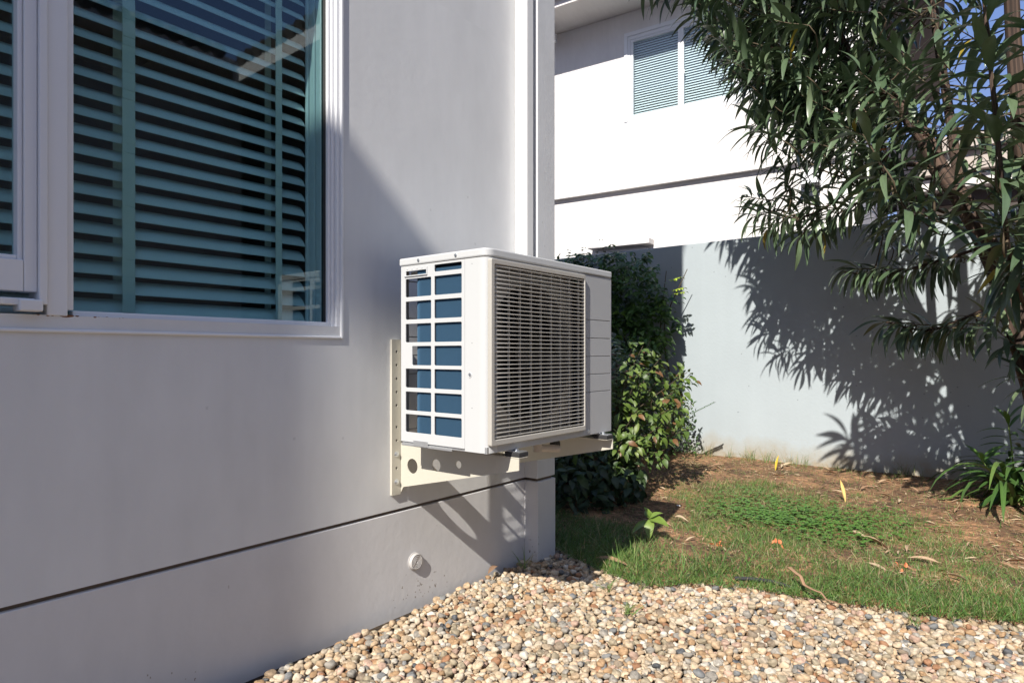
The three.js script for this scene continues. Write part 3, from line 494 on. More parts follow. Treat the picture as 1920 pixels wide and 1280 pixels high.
{ // house across the side passage: only its mirror image in the window is in view
  const o = thing('opposite_house', 'house with tiled eaves across the passage, mirrored in the window glass', 'house', [6, 0, -2]);
  part('wall', box(5.9, 10, -0.2, 4.75, -4.9, 4, 0), M.oppWall, o); part('wing_wall', box(3.2, 10, -0.2, 4.7, -9, -5.6), M.brownBoardAndShade, o);  // wing wall coloured dark brown to hold the shade below its eave
  part('eave', box(5.4, 10.4, 4.75, 4.9, -4.6, 4.4), M.farTrim, o); part('fascia', box(2.8, 5.398, 4.55, 4.74, -4.62, -4.5), M.farTrim, o); part('wing_eave', box(2.8, 10.4, 4.75, 4.86, -9.4, -4.602), M.farTrim, o);
  for (let k = 0; k < 44; k++) { const z = 4.3 - k * 0.2; const g = cyl(V3(5.36, 4.93, z), V3(8.2, 6.1, z), 0.09, 0.09, 8); part('tile_row', g, M.roofTile, o); }
  for (let k = 0; k < 13; k++) { const x = 2.9 + k * 0.2; part('tile_row', cyl(V3(x, 4.89, -4.56), V3(x, 5.7, -6.6), 0.09, 0.09, 8), M.roofTile, o); }
  for (const y of [1.0, 1.6, 2.2, 2.8]) for (const z of [-1.4, -1.1, -0.8]) part('louvre', box(5.86, 5.899, y, y + 0.4, z, z + 0.1), M.frame, o);
}

// ---------------------------------------------------------------- foliage helpers
function leafGeo(seg, wmax, peak, fold, droop, curl = 0) { // unit length along +x, upper face +y
  const pos = [], idx = [], uv = [];
  for (let i = 0; i <= seg; i++) { const t = i / seg, w = wmax * Math.pow(Math.sin(Math.PI * Math.pow(t * 0.985 + 0.012, peak)), 0.85) * 0.5, y = -droop * t * t + 0.06 * Math.sin(t * Math.PI), x = t * (1 - 0.25 * droop * t); pos.push(x, y + fold * w + curl * Math.sin(t * 7), -w, x, y, 0, x, y + fold * w - curl * Math.sin(t * 6), w); uv.push(t, 0, t, 0.5, t, 1); }
  for (let i = 0; i < seg; i++) { const a = i * 3; for (const k of [0, 1]) idx.push(a + k, a + k + 1, a + k + 3, a + k + 1, a + k + 4, a + k + 3); }
  const g = new THREE.BufferGeometry(); g.setAttribute('position', new THREE.Float32BufferAttribute(pos, 3)); g.setAttribute('uv', new THREE.Float32BufferAttribute(uv, 2)); g.setIndex(idx); g.computeVertexNormals(); return g;
}
const leafTex = tex(256, (u, v) => { const mid = Math.abs(v - 0.5), rib = mid < 0.035 ? 1.28 : 1, vein = 1 + 0.06 * Math.sin((u * 40 + mid * 26) * 2.2), k = 1.02 * rib * vein * (0.9 + 0.25 * (fbm(u * 6, v * 6, 6, 3, 301) - 0.3)); return [k, k, k * 0.97]; }, 1);
function leafMat(c, rough = 0.5, trans = 0.22) { return new THREE.MeshPhysicalMaterial({ color: c, roughness: rough, map: leafTex, transmission: trans, thickness: 0, side: THREE.DoubleSide, specularIntensity: 1 }); }
const basis = (d, n) => { const X = d.clone().normalize(), Y = n.clone().addScaledVector(X, -n.dot(X)); if (Y.lengthSq() < 1e-6) Y.set(X.y, -X.x, 0.1); Y.normalize(); const Z = new THREE.Vector3().crossVectors(X, Y); return new THREE.Matrix4().makeBasis(X, Y, Z); };
// leaves: {p, d, n, s, c(colour index)}; the ones that show largest become meshes of their own, the rest one mass
function foliage(parent, leaves, geos, cols, rough, trans, nOwn, R, leafName = 'leaf') {
  parent.updateWorldMatrix(true, false); const inv = parent.matrixWorld.clone().invert();
  const mats = cols.map((c) => leafMat(lin(...c), rough, trans)), white = leafMat(lin(1, 1, 1), rough, trans);
  leaves.forEach((l) => { l.w = shows(l.p, l.s); l.g = Math.floor(R() * geos.length); l.m = inv.clone().multiply(new THREE.Matrix4().setPosition(l.p)).multiply(basis(l.d, l.n)).multiply(new THREE.Matrix4().makeScale(l.s, l.s, l.s * (0.85 + 0.3 * R()))); });
  leaves.sort((a, b) => b.w - a.w);
  leaves.slice(0, nOwn).forEach((l) => { const m = shade(new THREE.Mesh(geos[l.g], mats[l.c])); m.name = leafName; l.m.decompose(m.position, m.quaternion, m.scale); parent.add(m); });
  const rest = leaves.slice(nOwn);
  geos.forEach((g, k) => { const sel = rest.filter((l) => l.g === k); if (!sel.length) return; const im = shade(new THREE.InstancedMesh(g, white, sel.length)); im.name = 'foliage'; im.userData.kind = 'stuff'; sel.forEach((l, i) => { im.setMatrixAt(i, l.m); const c = cols[l.c], j = 0.8 + 0.4 * R(); im.setColorAt(i, lin(c[0] * j, c[1] * j, c[2] * j)); }); parent.add(im); });
}
const tubeGeo = (pts, r0, r1, seg, rad) => { const c = new THREE.CatmullRomCurve3(pts), g = new THREE.TubeGeometry(c, seg, 1, rad, false), p = g.attributes.position, q = V3(); for (let i = 0; i <= seg; i++) { const t = i / seg, r = lerp(r0, r1, t); c.getPointAt(t, q); for (let j = 0; j <= rad; j++) { const k = i * (rad + 1) + j; p.setXYZ(k, q.x + (p.getX(k) - q.x) * r, q.y + (p.getY(k) - q.y) * r, q.z + (p.getZ(k) - q.z) * r); } } g.computeVertexNormals(); return g; };
const rv = (R) => V3(R() * 2 - 1, R() * 2 - 1, R() * 2 - 1);

// ---------------------------------------------------------------- oleander tree
{
  const R = rng(21), tree = thing('oleander_tree', 'tall oleander tree with long narrow dark leaves and a leaning brown trunk', 'tree', [0.2, 0, -4.05]);
  const L = (a) => a.map((p) => V3(...p));
  const limbs = [
    [L([[0.2, -0.05, -4.05], [0.15, 0.2, -4.0], [0.03, 0.76, -4.0], [-0.05, 1.08, -4.0], [-0.13, 1.35, -4.0], [-0.24, 1.61, -4.0], [-0.34, 1.79, -4.0], [-0.39, 1.93, -4.0]]), 0.062, 0.042, 'trunk'],
    [L([[-0.385, 1.92, -4.0], [-0.52, 2.16, -4.0], [-0.74, 2.47, -4.0], [-0.89, 2.62, -4.0], [-1.17, 2.88, -4.0], [-1.5, 3.26, -4.0]]), 0.038, 0.014, 'limb'],
    [L([[0.2, 0.02, -4.03], [0.15, 0.3, -3.98], [0.08, 0.96, -3.9], [0.0, 1.83, -3.7], [-0.03, 2.42, -3.7], [-0.04, 2.98, -3.6], [0.0, 3.7, -3.6]]), 0.048, 0.02, 'trunk'],
    [L([[-0.24, 1.62, -4], [-0.3, 2.12, -4.1], [-0.36, 2.59, -4.15], [-0.41, 3.22, -4.2], [-0.5, 3.9, -4.2]]), 0.026, 0.012, 'limb'],
    [L([[0.15, 0.26, -4], [0.02, 0.94, -3.8], [-0.05, 1.14, -3.8], [-0.11, 1.34, -3.75]]), 0.018, 0.009, 'limb'],
    [L([[-0.52, 2.16, -4], [-0.69, 2.26, -3.9], [-0.94, 2.3, -3.9], [-1.22, 2.34, -3.95]]), 0.018, 0.006, 'limb'],
    [L([[-0.33, 1.79, -4], [-0.5, 1.80, -3.9], [-0.68, 1.78, -3.85], [-0.82, 1.65, -3.9], [-1.05, 1.61, -4.0], [-1.26, 1.72, -4.05]]), 0.013, 0.004, 'limb'],
    [L([[0.08, 0.86, -3.9], [-0.01, 1.1, -3.5], [-0.04, 1.25, -3.2], [-0.06, 1.55, -3.0], [-0.08, 1.77, -3.0], [-0.11, 2.16, -3.0]]), 0.012, 0.005, 'limb'],
    [L([[-0.05, 1.08, -4], [-0.24, 0.98, -4], [-0.38, 0.93, -4.0], [-0.58, 0.98, -4.05]]), 0.010, 0.004, 'limb'],
    [L([[-0.13, 1.35, -4], [-0.34, 1.29, -4], [-0.62, 1.25, -4.1], [-0.80, 1.28, -4.1]]), 0.010, 0.004, 'limb'],
    [L([[-0.22, 1.58, -4], [-0.30, 1.46, -3.7], [-0.39, 1.44, -3.4], [-0.51, 1.71, -3.1]]), 0.012, 0.005, 'limb'],
    [L([[-0.74, 2.47, -4.0], [-0.9, 2.9, -3.8], [-1.0, 3.3, -3.7]]), 0.016, 0.007, 'limb'],
    [L([[-0.02, 1.9, -3.7], [0.2, 2.3, -3.8], [0.45, 2.9, -3.9]]), 0.02, 0.008, 'limb'],
  ];
  const anchors = [];
  limbs.forEach(([pts, r0, r1, nm]) => { const g = tubeGeo(pts, r0, r1, 26, nm === 'trunk' ? 14 : 9), p = g.attributes.position; if (nm === 'trunk') for (let i = 0; i < p.count; i++) { const f = 0.006 * (fbm(p.getY(i) * 14 + 3, p.getX(i) * 30 + 50, 4096, 3, 7) - 0.5); p.setX(i, p.getX(i) + f); } part(nm, g, M.bark, tree); const c = new THREE.CatmullRomCurve3(pts); for (let i = 3; i <= 22; i++) anchors.push(c.getPoint(i / 22)); });
  const geos = [leafGeo(8, 0.135, 0.95, 0.25, 0.22), leafGeo(8, 0.15, 0.93, 0.3, 0.1), leafGeo(8, 0.125, 0.97, 0.18, 0.38), leafGeo(8, 0.155, 0.92, 0.22, 0.28, 0.010)];
  const cols = [[0.092, 0.140, 0.078], [0.115, 0.165, 0.092], [0.075, 0.120, 0.065], [0.145, 0.195, 0.11], [0.18, 0.27, 0.07], [0.36, 0.27, 0.04]];
  const leaves = [], twigs = [];
  function shoot(tip, dir, len, n, sizeK = 1, hang = 0.45, near = null) {
    const d = dir.clone().normalize(), base = tip.clone().addScaledVector(d, -len);
    let best = near, bd = 1e9; if (!near) for (const a of anchors) { const q = a.distanceTo(base) + 0.4 * Math.max(0, a.y - base.y); if (q < bd) { bd = q; best = a; } }
    const mid = best.clone().lerp(base, 0.55).add(V3(0, -0.04, 0)); twigs.push(tubeGeo([best, mid, base, base.clone().lerp(tip, 0.5), tip], 0.0052, 0.0018, 12, 5));
    const side = new THREE.Vector3().crossVectors(d, V3(0.13, 1, 0.21)).normalize(), up = new THREE.Vector3().crossVectors(side, d).normalize();
    const whorls = Math.ceil(n / 3); let ph = R() * 6;
    for (let w = 0; w < whorls; w++) {
      const t = w / whorls, p = base.clone().lerp(tip, 0.12 + 0.88 * t); ph += 1.05 + 0.3 * R();
      for (let k = 0; k < 3; k++) {
        if (R() < 0.06) continue; const a = ph + k * 2.094 + 0.3 * (R() - 0.5), rad = side.clone().multiplyScalar(Math.cos(a)).addScaledVector(up, Math.sin(a));
        const along = lerp(0.25, 1.05, t) + 0.2 * (R() - 0.5), ld = rad.clone().addScaledVector(d, along).add(V3(0, -hang * (1.15 - 0.75 * t) * (0.6 + 0.8 * R()), 0)).addScaledVector(rv(R), 0.14).normalize();
        const s = (0.160 + 0.075 * R()) * sizeK * (t > 0.88 ? 0.7 : 1), nrm = V3(0, 1, 0).addScaledVector(rad, 0.25).addScaledVector(d, 0.35).addScaledVector(rv(R), 0.35);
        const cr = R(); leaves.push({ p, d: ld, n: nrm, s, c: cr < 0.004 ? 5 : t > 0.9 && R() < 0.35 ? 4 : cr < 0.3 ? 0 : cr < 0.6 ? 1 : cr < 0.85 ? 2 : 3 });
      }
    }
  }
  // crown filled through its volume inside this outline (x, y), a metre and a half deep
  const out = [[-2.0, 3.45], [-1.8, 3.12], [-1.55, 2.86], [-1.46, 2.66], [-1.46, 2.52], [-1.27, 2.40], [-1.30, 2.24], [-1.28, 2.12], [-1.12, 2.06], [-0.95, 1.95], [-0.76, 1.72], [-0.66, 1.5], [-0.5, 1.36], [-0.3, 1.34], [-0.16, 1.2], [-0.03, 1.15], [0.35, 1.0], [0.75, 1.63], [0.85, 3.43], [0.2, 4.2], [-1.3, 4.3], [-2.2, 4.1]];
  const inside = (x, y) => { let c = false; for (let i = 0, j = out.length - 1; i < out.length; j = i++) { const [xi, yi] = out[i], [xj, yj] = out[j]; if ((yi > y) !== (yj > y) && x < (xj - xi) * (y - yi) / (yj - yi) + xi) c = !c; } return c; };
  let made = 0, tries = 0;
  while (made < 300 && tries++ < 20000) {
    const x = -2.2 + 3.1 * R(), y = 1.0 + 3.3 * R(); if (!inside(x, y)) continue;
    const thin = x > -0.62 && x < 0.08 ? (y > 1.95 ? 0.14 : 0.05) : x > 0.08 ? 0.4 : y > 3.1 ? 0.45 : 1; if (R() > thin) continue;
    const z = -4.0 + 0.62 * (R() + R() - 1) + 0.22 * R();
    const d = V3(-0.55 + 0.9 * (R() - 0.5) + (x > -0.1 ? 0.8 : 0), 0.35 + 0.6 * (R() - 0.5), 0.25 + 1.2 * (R() - 0.5));
    shoot(V3(x, y, z), d, 0.22 + 0.2 * R(), 21 + Math.floor(R() * 9), 1, 0.5); made++;
  }
  // the lower left branch, the two drooping sprays and the nearer shoots at the right
  for (const [x, y, z, dx, dy] of [[-1.36, 1.80, -4.05, -1, 0.35], [-1.31, 1.66, -4.0, -1, 0.0], [-1.21, 1.54, -3.95, -0.7, -0.3], [-1.11, 1.93, -4.0, -0.25, 1], [-1.02, 1.46, -3.95, -0.4, -0.5], [-0.93, 1.48, -4.0, -0.3, -0.5], [-0.84, 1.56, -3.9, -0.4, -0.2], [-1.08, 1.74, -4.05, -0.8, 0.5], [-1.2, 1.64, -4.1, -0.9, -0.1], [-0.95, 1.66, -3.9, -0.6, 0.2]]) shoot(V3(x, y, z), V3(dx, dy, 0.2 * (R() - 0.5)), 0.2, 20, 0.86, 0.45);
  for (const [x, y, z] of [[-0.60, 0.985, -4.05], [-0.52, 0.97, -4.0], [-0.45, 0.955, -4.08], [-0.38, 0.95, -3.95], [-0.30, 0.97, -4.02], [-0.24, 1.0, -3.95]]) shoot(V3(x, y, z), V3(-1, 0.12, 0.3 * (R() - 0.5)), 0.16, 18, 0.95, 1.15);
  for (const [x, y, z] of [[-0.82, 1.30, -4.1], [-0.74, 1.29, -4.05], [-0.65, 1.28, -4.12], [-0.56, 1.27, -4.0], [-0.46, 1.29, -4.05], [-0.38, 1.31, -4.0]]) shoot(V3(x, y, z), V3(-1, 0.1, 0.3 * (R() - 0.5)), 0.16, 18, 0.9, 1.05);
  for (const [x, y, z, dx, dy, dz, k] of [[-0.11, 2.2, -3.0, -0.1, 1, 0, 1.3], [-0.09, 1.95, -3.0, -0.1, 1, 0.1, 1.4], [-0.07, 1.7, -3.0, 0, 1, 0.1, 1.4], [-0.05, 1.45, -3.05, 0, 1, 0.2, 1.3], [-0.53, 1.75, -3.08, -0.5, 1, 0.2, 1.3], [-0.44, 1.56, -3.2, -0.3, 0.8, 0.4, 1.3], [-0.38, 1.45, -3.3, -0.5, 0.3, 0.6, 1.15], [-0.05, 1.15, -3.4, -0.2, 0.2, 1, 1.1], [0.02, 1.28, -3.2, 0.1, 0.5, 1, 1.15], [-0.28, 2.1, -3.3, -0.5, 0.8, 0.4, 1.1], [-0.6, 2.15, -3.4, -0.6, 0.6, 0.6, 1.05], [-0.45, 1.95, -3.4, -0.5, 0.6, 0.6, 1.1], [-0.7, 1.95, -3.5, -0.6, 0.4, 0.5, 1.05], [-0.12, 0.95, -3.75, -0.5, 0.5, 0.5, 0.9], [0.0, 0.72, -3.85, -0.5, 0.6, 0.5, 0.9], [-0.05, 0.86, -3.95, -0.6, 0.4, 0.3, 0.85]]) shoot(V3(x, y, z), V3(dx, dy, dz), 0.26, 24, k, 0.5);
  // hidden parts of the crown over the lawn at the right, whose shade fills the wall
  for (let i = 0; i < 26; i++) shoot(V3(0.12 + 0.8 * R(), 1.3 + 1.6 * R(), -3.75 + 0.5 * R()), V3(R() - 0.6, 0.5 * R(), 0.4 + R()), 0.28, 24, 1.05, 0.5);
  const tw = part('twigs', merge(twigs), M.twig, tree); tw.userData.kind = 'stuff';
  foliage(tree, leaves, geos, cols, 0.31, 0.10, 300, R);
  const fl = lin(0.62, 0.20, 0.12); for (const [x, y, z] of [[-0.53, 1.81, -3.6], [-0.36, 1.87, -3.7]]) { const gs = []; for (let k = 0; k < 5; k++) { const g = leafGeo(4, 0.7, 0.8, 0.2, 0.3).toNonIndexed(); g.scale(0.022, 0.022, 0.022); g.rotateZ(0.4); g.rotateY(k * 1.257); g.translate(x, y, z); gs.push(g); } part('flower', merge(gs), std(fl, 0.8), tree); }
  console.log('tree leaves', leaves.length);
}

// ---------------------------------------------------------------- hedge, shrubs and plants
function bush(name, label, base, leavesFn, geos, cols, rough, trans, nOwn, R, stems) {
  const g = thing(name, label, name.includes('hedge') ? 'hedge' : name.includes('plant') ? 'plant' : 'shrub', base); const st = stems(); st.forEach((s) => part('stem', s, M.twig, g)); foliage(g, leavesFn(), geos, cols, rough, trans, nOwn, R); return g;
}
const ovate = [leafGeo(5, 0.5, 0.72, 0.25, 0.25), leafGeo(5, 0.46, 0.78, 0.35, 0.12), leafGeo(5, 0.52, 0.7, 0.18, 0.4, 0.02)];
const small = [leafGeo(4, 0.45, 0.8, 0.25, 0.2), leafGeo(4, 0.5, 0.75, 0.3, 0.1)];
{ // clipped hedge against the boundary wall
  const R = rng(31);
  bush('hedge', 'dense dark green hedge growing up the garden wall behind the house corner', [-2.7, 0, -4.6], () => {
    const out = []; let n = 0;
    while (n < 1700) {
      const x = -3.55 + 1.49 * R(), y = 0.15 + 1.52 * R(), edge = -2.06 - 0.10 * vnoise(y * 5, 2, 0, 3) - 0.16 * Math.pow(clamp((y - 1.2) / 0.42), 2) - (y < 0.95 ? 0.2 * (0.95 - y) : 0); if (x > edge || y > 1.66 - 0.09 * vnoise(x * 5 + 30, 1, 0, 5) - 0.05 * clamp((x + 2.6) * 2)) continue;
      const f = R(), z = -4.77 + 0.44 * Math.sqrt(f) * (1 + 0.3 * (vnoise(x * 5 + 50, y * 5 + 50, 0, 6) - 0.5)); n++;
      // a pinnate spray: a short stalk with paired leaflets
      const d = V3(0.35 * (R() - 0.5) + 0.5 * clamp((x + 2.4) * 3), 0.15 + 0.7 * (R() - 0.5) - 0.2, 0.75 * R()).normalize(), s = new THREE.Vector3().crossVectors(d, V3(0, 1, 0)).normalize(), L = 0.08 + 0.06 * R(), p0 = V3(x, y, z), cc = R();
      for (let k = 0; k < 4; k++) for (const q of [-1, 1]) { if (R() < 0.12) continue; const p = p0.clone().addScaledVector(d, L * (k + 0.5) / 4).add(V3(0, -0.012 * k, 0)); out.push({ p, d: s.clone().multiplyScalar(q).addScaledVector(d, 0.55).add(V3(0, -0.25, 0)).addScaledVector(rv(R), 0.25), n: V3(0, 1, 0.5).addScaledVector(rv(R), 0.5), s: 0.044 + 0.026 * R(), c: cc < 0.08 ? 3 : cc < 0.45 ? 0 : cc < 0.8 ? 1 : 2 }); }
      out.push({ p: p0.clone().addScaledVector(d, L), d: d.clone().add(V3(0, -0.2, 0)), n: V3(0, 1, 0.4).addScaledVector(rv(R), 0.3), s: 0.05, c: cc < 0.08 ? 3 : 1 });
    }
    for (const [x, y] of [[-2.08, 1.36], [-2.06, 1.28], [-2.05, 1.25]]) for (let k = 0; k < 9; k++) out.push({ p: V3(x + 0.012 * k, y + 0.002 * k, -4.5), d: V3(0.6, -0.1, (k % 2 ? 1 : -1) * 0.8).addScaledVector(rv(R), 0.2), n: V3(0, 1, 0.3), s: 0.045, c: 4 });
    return out;
  }, ovate, [[0.065, 0.14, 0.028], [0.08, 0.165, 0.032], [0.05, 0.115, 0.025], [0.14, 0.25, 0.035], [0.32, 0.42, 0.03]], 0.45, 0.10, 120, R, () => {
    const s = []; for (let k = 0; k < 14; k++) { const x = -4.1 + 1.95 * k / 13 + 0.06 * R(); s.push(tubeGeo([V3(x, 0, -4.66), V3(x + 0.05 * (R() - 0.5), 0.5, -4.68), V3(x + 0.2 * (R() - 0.5), 1.0, -4.65), V3(x + 0.3 * (R() - 0.5), 1.45, -4.62)], 0.011, 0.003, 10, 6)); } return s;
  });
}
{ // leafy shrub in front of the hedge
  const R = rng(33), stemPts = [];
  for (let k = 0; k < 46; k++) { const a = R() * 6.283, r = 0.5 * Math.sqrt(R()), bx = -1.95 + 0.12 * (R() - 0.5), bz = -3.35 + 0.2 * (R() - 0.5), h = 0.86 * (0.45 + 0.55 * R()) * (1 - 0.25 * r), tx = bx + r * 1.05 * Math.cos(a) , tz = bz + r * 0.9 * Math.sin(a); stemPts.push([V3(bx, 0, bz), V3(lerp(bx, tx, 0.35), h * 0.5, lerp(bz, tz, 0.35)), V3(lerp(bx, tx, 0.8), h * 0.85, lerp(bz, tz, 0.8)), V3(tx, h, tz)]); }
  for (const [x, y, z] of [[-1.50, 0.62, -3.45], [-1.52, 0.5, -3.3], [-1.5, 0.7, -3.5], [-1.55, 0.4, -3.25], [-1.60, 0.30, -3.1], [-1.72, 0.22, -2.95], [-1.68, 0.85, -3.3], [-1.85, 0.88, -3.2], [-1.62, 0.78, -3.4], [-1.46, 0.38, -3.4], [-1.55, 0.27, -3.3], [-1.62, 0.35, -2.95], [-1.8, 0.3, -2.8], [-1.9, 0.45, -2.8]]) stemPts.push([V3(-1.92, 0, -3.32), V3(-1.85, y * 0.5, -3.3), V3(lerp(-1.9, x, 0.75), y * 0.88, lerp(-3.3, z, 0.75)), V3(x, y, z)]);
  bush('leafy_shrub', 'leafy shrub with yellowish green oval leaves beside the air conditioner', [-1.92, 0, -3.3], () => {
    const out = []; for (const pts of stemPts) { const c = new THREE.CatmullRomCurve3(pts), m = 36; for (let i = 0; i < m; i++) { const t = 0.3 + 0.7 * Math.pow(i / (m - 1), 0.7), p = c.getPoint(t), T = c.getTangent(t), a = i * 2.4 + R(), s = new THREE.Vector3().crossVectors(T, V3(1, 0.1, 0)).normalize(), u = new THREE.Vector3().crossVectors(T, s); const rad = s.multiplyScalar(Math.cos(a)).addScaledVector(u, Math.sin(a)); const q = R(); out.push({ p: p.addScaledVector(rad, 0.012 + 0.045 * R()), d: rad.clone().addScaledVector(T, 0.5).add(V3(0, -0.25, 0)).addScaledVector(rv(R), 0.2), n: V3(0.1, 1, 0.45).addScaledVector(rv(R), 0.4), s: 0.036 + 0.032 * R(), c: q < 0.35 ? 0 : q < 0.65 ? 1 : q < 0.86 ? 2 : q < 0.94 ? 3 : 4 }); } } return out;
  }, ovate, [[0.12, 0.19, 0.03], [0.09, 0.155, 0.028], [0.17, 0.23, 0.045], [0.065, 0.12, 0.025], [0.20, 0.10, 0.04]], 0.5, 0.3, 200, R, () => stemPts.map((p) => tubeGeo(p, 0.006, 0.0018, 10, 5)));
}
{ // shaded undergrowth behind the corner
  const R = rng(35);
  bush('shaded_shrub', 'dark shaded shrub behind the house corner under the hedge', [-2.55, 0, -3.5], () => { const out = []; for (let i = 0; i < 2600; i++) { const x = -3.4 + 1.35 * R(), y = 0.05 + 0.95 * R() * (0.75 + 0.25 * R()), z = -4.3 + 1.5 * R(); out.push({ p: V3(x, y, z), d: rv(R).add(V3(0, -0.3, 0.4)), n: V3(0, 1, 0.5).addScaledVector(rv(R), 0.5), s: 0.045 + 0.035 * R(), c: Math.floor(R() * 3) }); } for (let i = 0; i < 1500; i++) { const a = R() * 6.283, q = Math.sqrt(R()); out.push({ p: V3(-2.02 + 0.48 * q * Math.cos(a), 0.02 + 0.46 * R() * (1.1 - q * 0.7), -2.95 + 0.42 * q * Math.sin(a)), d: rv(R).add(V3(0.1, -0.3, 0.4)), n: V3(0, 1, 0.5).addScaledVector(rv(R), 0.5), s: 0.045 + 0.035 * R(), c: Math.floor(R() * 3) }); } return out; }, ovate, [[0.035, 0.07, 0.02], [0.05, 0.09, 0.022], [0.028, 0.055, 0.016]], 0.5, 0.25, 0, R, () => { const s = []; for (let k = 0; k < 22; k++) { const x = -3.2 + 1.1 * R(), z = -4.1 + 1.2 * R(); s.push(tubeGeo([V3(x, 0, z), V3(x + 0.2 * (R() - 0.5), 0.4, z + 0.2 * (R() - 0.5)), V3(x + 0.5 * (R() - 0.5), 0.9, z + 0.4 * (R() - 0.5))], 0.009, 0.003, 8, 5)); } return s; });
}
{ // fine-leaved shrub at the foot of the wall
  const R = rng(37);
  bush('small_leaved_shrub', 'small fine leaved shrub at the foot of the grey wall', [-2.15, 0, -4.45], () => { const out = []; for (let i = 0; i < 1300; i++) { const a = R() * 6.283, r = 0.30 * Math.sqrt(R()), y = 0.05 + 0.52 * R(), k = Math.sqrt(Math.max(0.05, 1 - Math.pow((y - 0.22) / 0.42, 2))); out.push({ p: V3(-2.12 + r * k * Math.cos(a), y, -4.42 + r * k * Math.sin(a)), d: rv(R).add(V3(0, 0.4, 0.2)), n: V3(0, 1, 0.4).addScaledVector(rv(R), 0.5), s: 0.022 + 0.018 * R(), c: Math.floor(R() * 3) }); } for (let k = 0; k < 16; k++) for (const q of [-1, 1]) out.push({ p: V3(-1.86 + 0.011 * k, 0.42 - 0.05 + 0.006 * k, -4.4), d: V3(0.5, 0.2, q), n: V3(0, 1, 0), s: 0.03, c: 0 }); return out; }, small, [[0.055, 0.12, 0.028], [0.075, 0.15, 0.03], [0.04, 0.085, 0.022]], 0.5, 0.25, 0, R, () => { const s = []; for (let k = 0; k < 12; k++) { const a = R() * 6.283; s.push(tubeGeo([V3(-2.12, 0, -4.42), V3(-2.12 + 0.1 * Math.cos(a), 0.2, -4.42 + 0.1 * Math.sin(a)), V3(-2.12 + 0.26 * Math.cos(a), 0.45, -4.42 + 0.24 * Math.sin(a))], 0.005, 0.0015, 8, 5)); } return s; });
}
{ // young plant at the lawn's near corner
  const R = rng(39), g = thing('young_plant', 'young plant with six broad light green leaves at the lawn edge', 'plant', [-1.2, 0, -2.42]);
  part('stem', tubeGeo([V3(-1.21, 0, -2.44), V3(-1.205, 0.06, -2.43), V3(-1.2, 0.12, -2.42)], 0.003, 0.002, 6, 6), std(lin(0.22, 0.09, 0.05), 0.7), g);
  const mt = leafMat(lin(0.20, 0.30, 0.05), 0.45, 0.3), ge = ovate;
  for (const [dx, dy, dz, s, h] of [[0.9, 0.05, 0.1, 0.09, 0.10], [0.25, -0.55, 0.7, 0.085, 0.10], [-0.75, -0.5, 0.5, 0.095, 0.09], [0.6, 0.5, -0.3, 0.06, 0.105], [-0.5, 0.55, -0.4, 0.06, 0.105], [-0.3, 0.7, 0.2, 0.05, 0.11], [-0.6, 0.1, -0.7, 0.06, 0.08]]) { const m = shade(new THREE.Mesh(ge[Math.floor(R() * 3)], mt)); m.name = 'leaf'; const T = new THREE.Matrix4().setPosition(V3(-1.2, h + 0.02, -2.42)).multiply(basis(V3(dx, dy, dz), V3(0, 1, 0.4))).multiply(new THREE.Matrix4().makeScale(s, s, s)); g.updateWorldMatrix(true, false); T.premultiply(g.matrixWorld.clone().invert()); T.decompose(m.position, m.quaternion, m.scale); g.add(m); }
}
{ // strap-leaved clump and the leafy shoot above it at the right
  const R = rng(41), g = thing('strap_leaf_plant', 'clump of long arching dark green strap leaves under the tree', 'plant', [0.06, 0, -4.3]);
  const mats = [[0.06, 0.13, 0.03], [0.08, 0.16, 0.036], [0.05, 0.105, 0.028], [0.13, 0.21, 0.05]].map((c) => leafMat(lin(...c), 0.4, 0.15));
  for (let k = 0; k < 74; k++) {
    const a = R() * 6.283, L = 0.34 + 0.32 * R(), lift = 0.25 + 0.75 * R(), w = 0.012 + 0.008 * R(), bx = 0.03 + 0.2 * (R() - 0.5), bz = -4.3 + 0.25 * (R() - 0.5), seg = 9, pos = [], idx = [], uv = []; let x = 0, y = 0.02, el = 0.35 + 0.95 * lift; const drop = (0.9 + 1.3 * R()) / seg * 1.5;
    for (let i = 0; i <= seg; i++) { const t = i / seg, ww = w * Math.pow(Math.sin(Math.PI * (0.16 + 0.835 * t)), 0.7), px = bx + x * Math.cos(a), pz = bz + x * Math.sin(a); pos.push(px - ww * Math.sin(a), y + ww * 0.35, pz + ww * Math.cos(a), px, y, pz, px + ww * Math.sin(a), y + ww * 0.35, pz - ww * Math.cos(a)); uv.push(t, 0, t, 0.5, t, 1); x += Math.cos(el) * L / seg; y = Math.max(0.015, y + Math.sin(el) * L / seg); el -= drop; }
    for (let i = 0; i < seg; i++) { const q = i * 3; for (const j of [0, 1]) idx.push(q + j, q + j + 1, q + j + 3, q + j + 1, q + j + 4, q + j + 3); }
    const ge = new THREE.BufferGeometry(); ge.setAttribute('position', new THREE.Float32BufferAttribute(pos, 3)); ge.setAttribute('uv', new THREE.Float32BufferAttribute(uv, 2)); ge.setIndex(idx); ge.computeVertexNormals(); part('leaf', ge, mats[Math.floor(R() * 4)], g);
  }
}
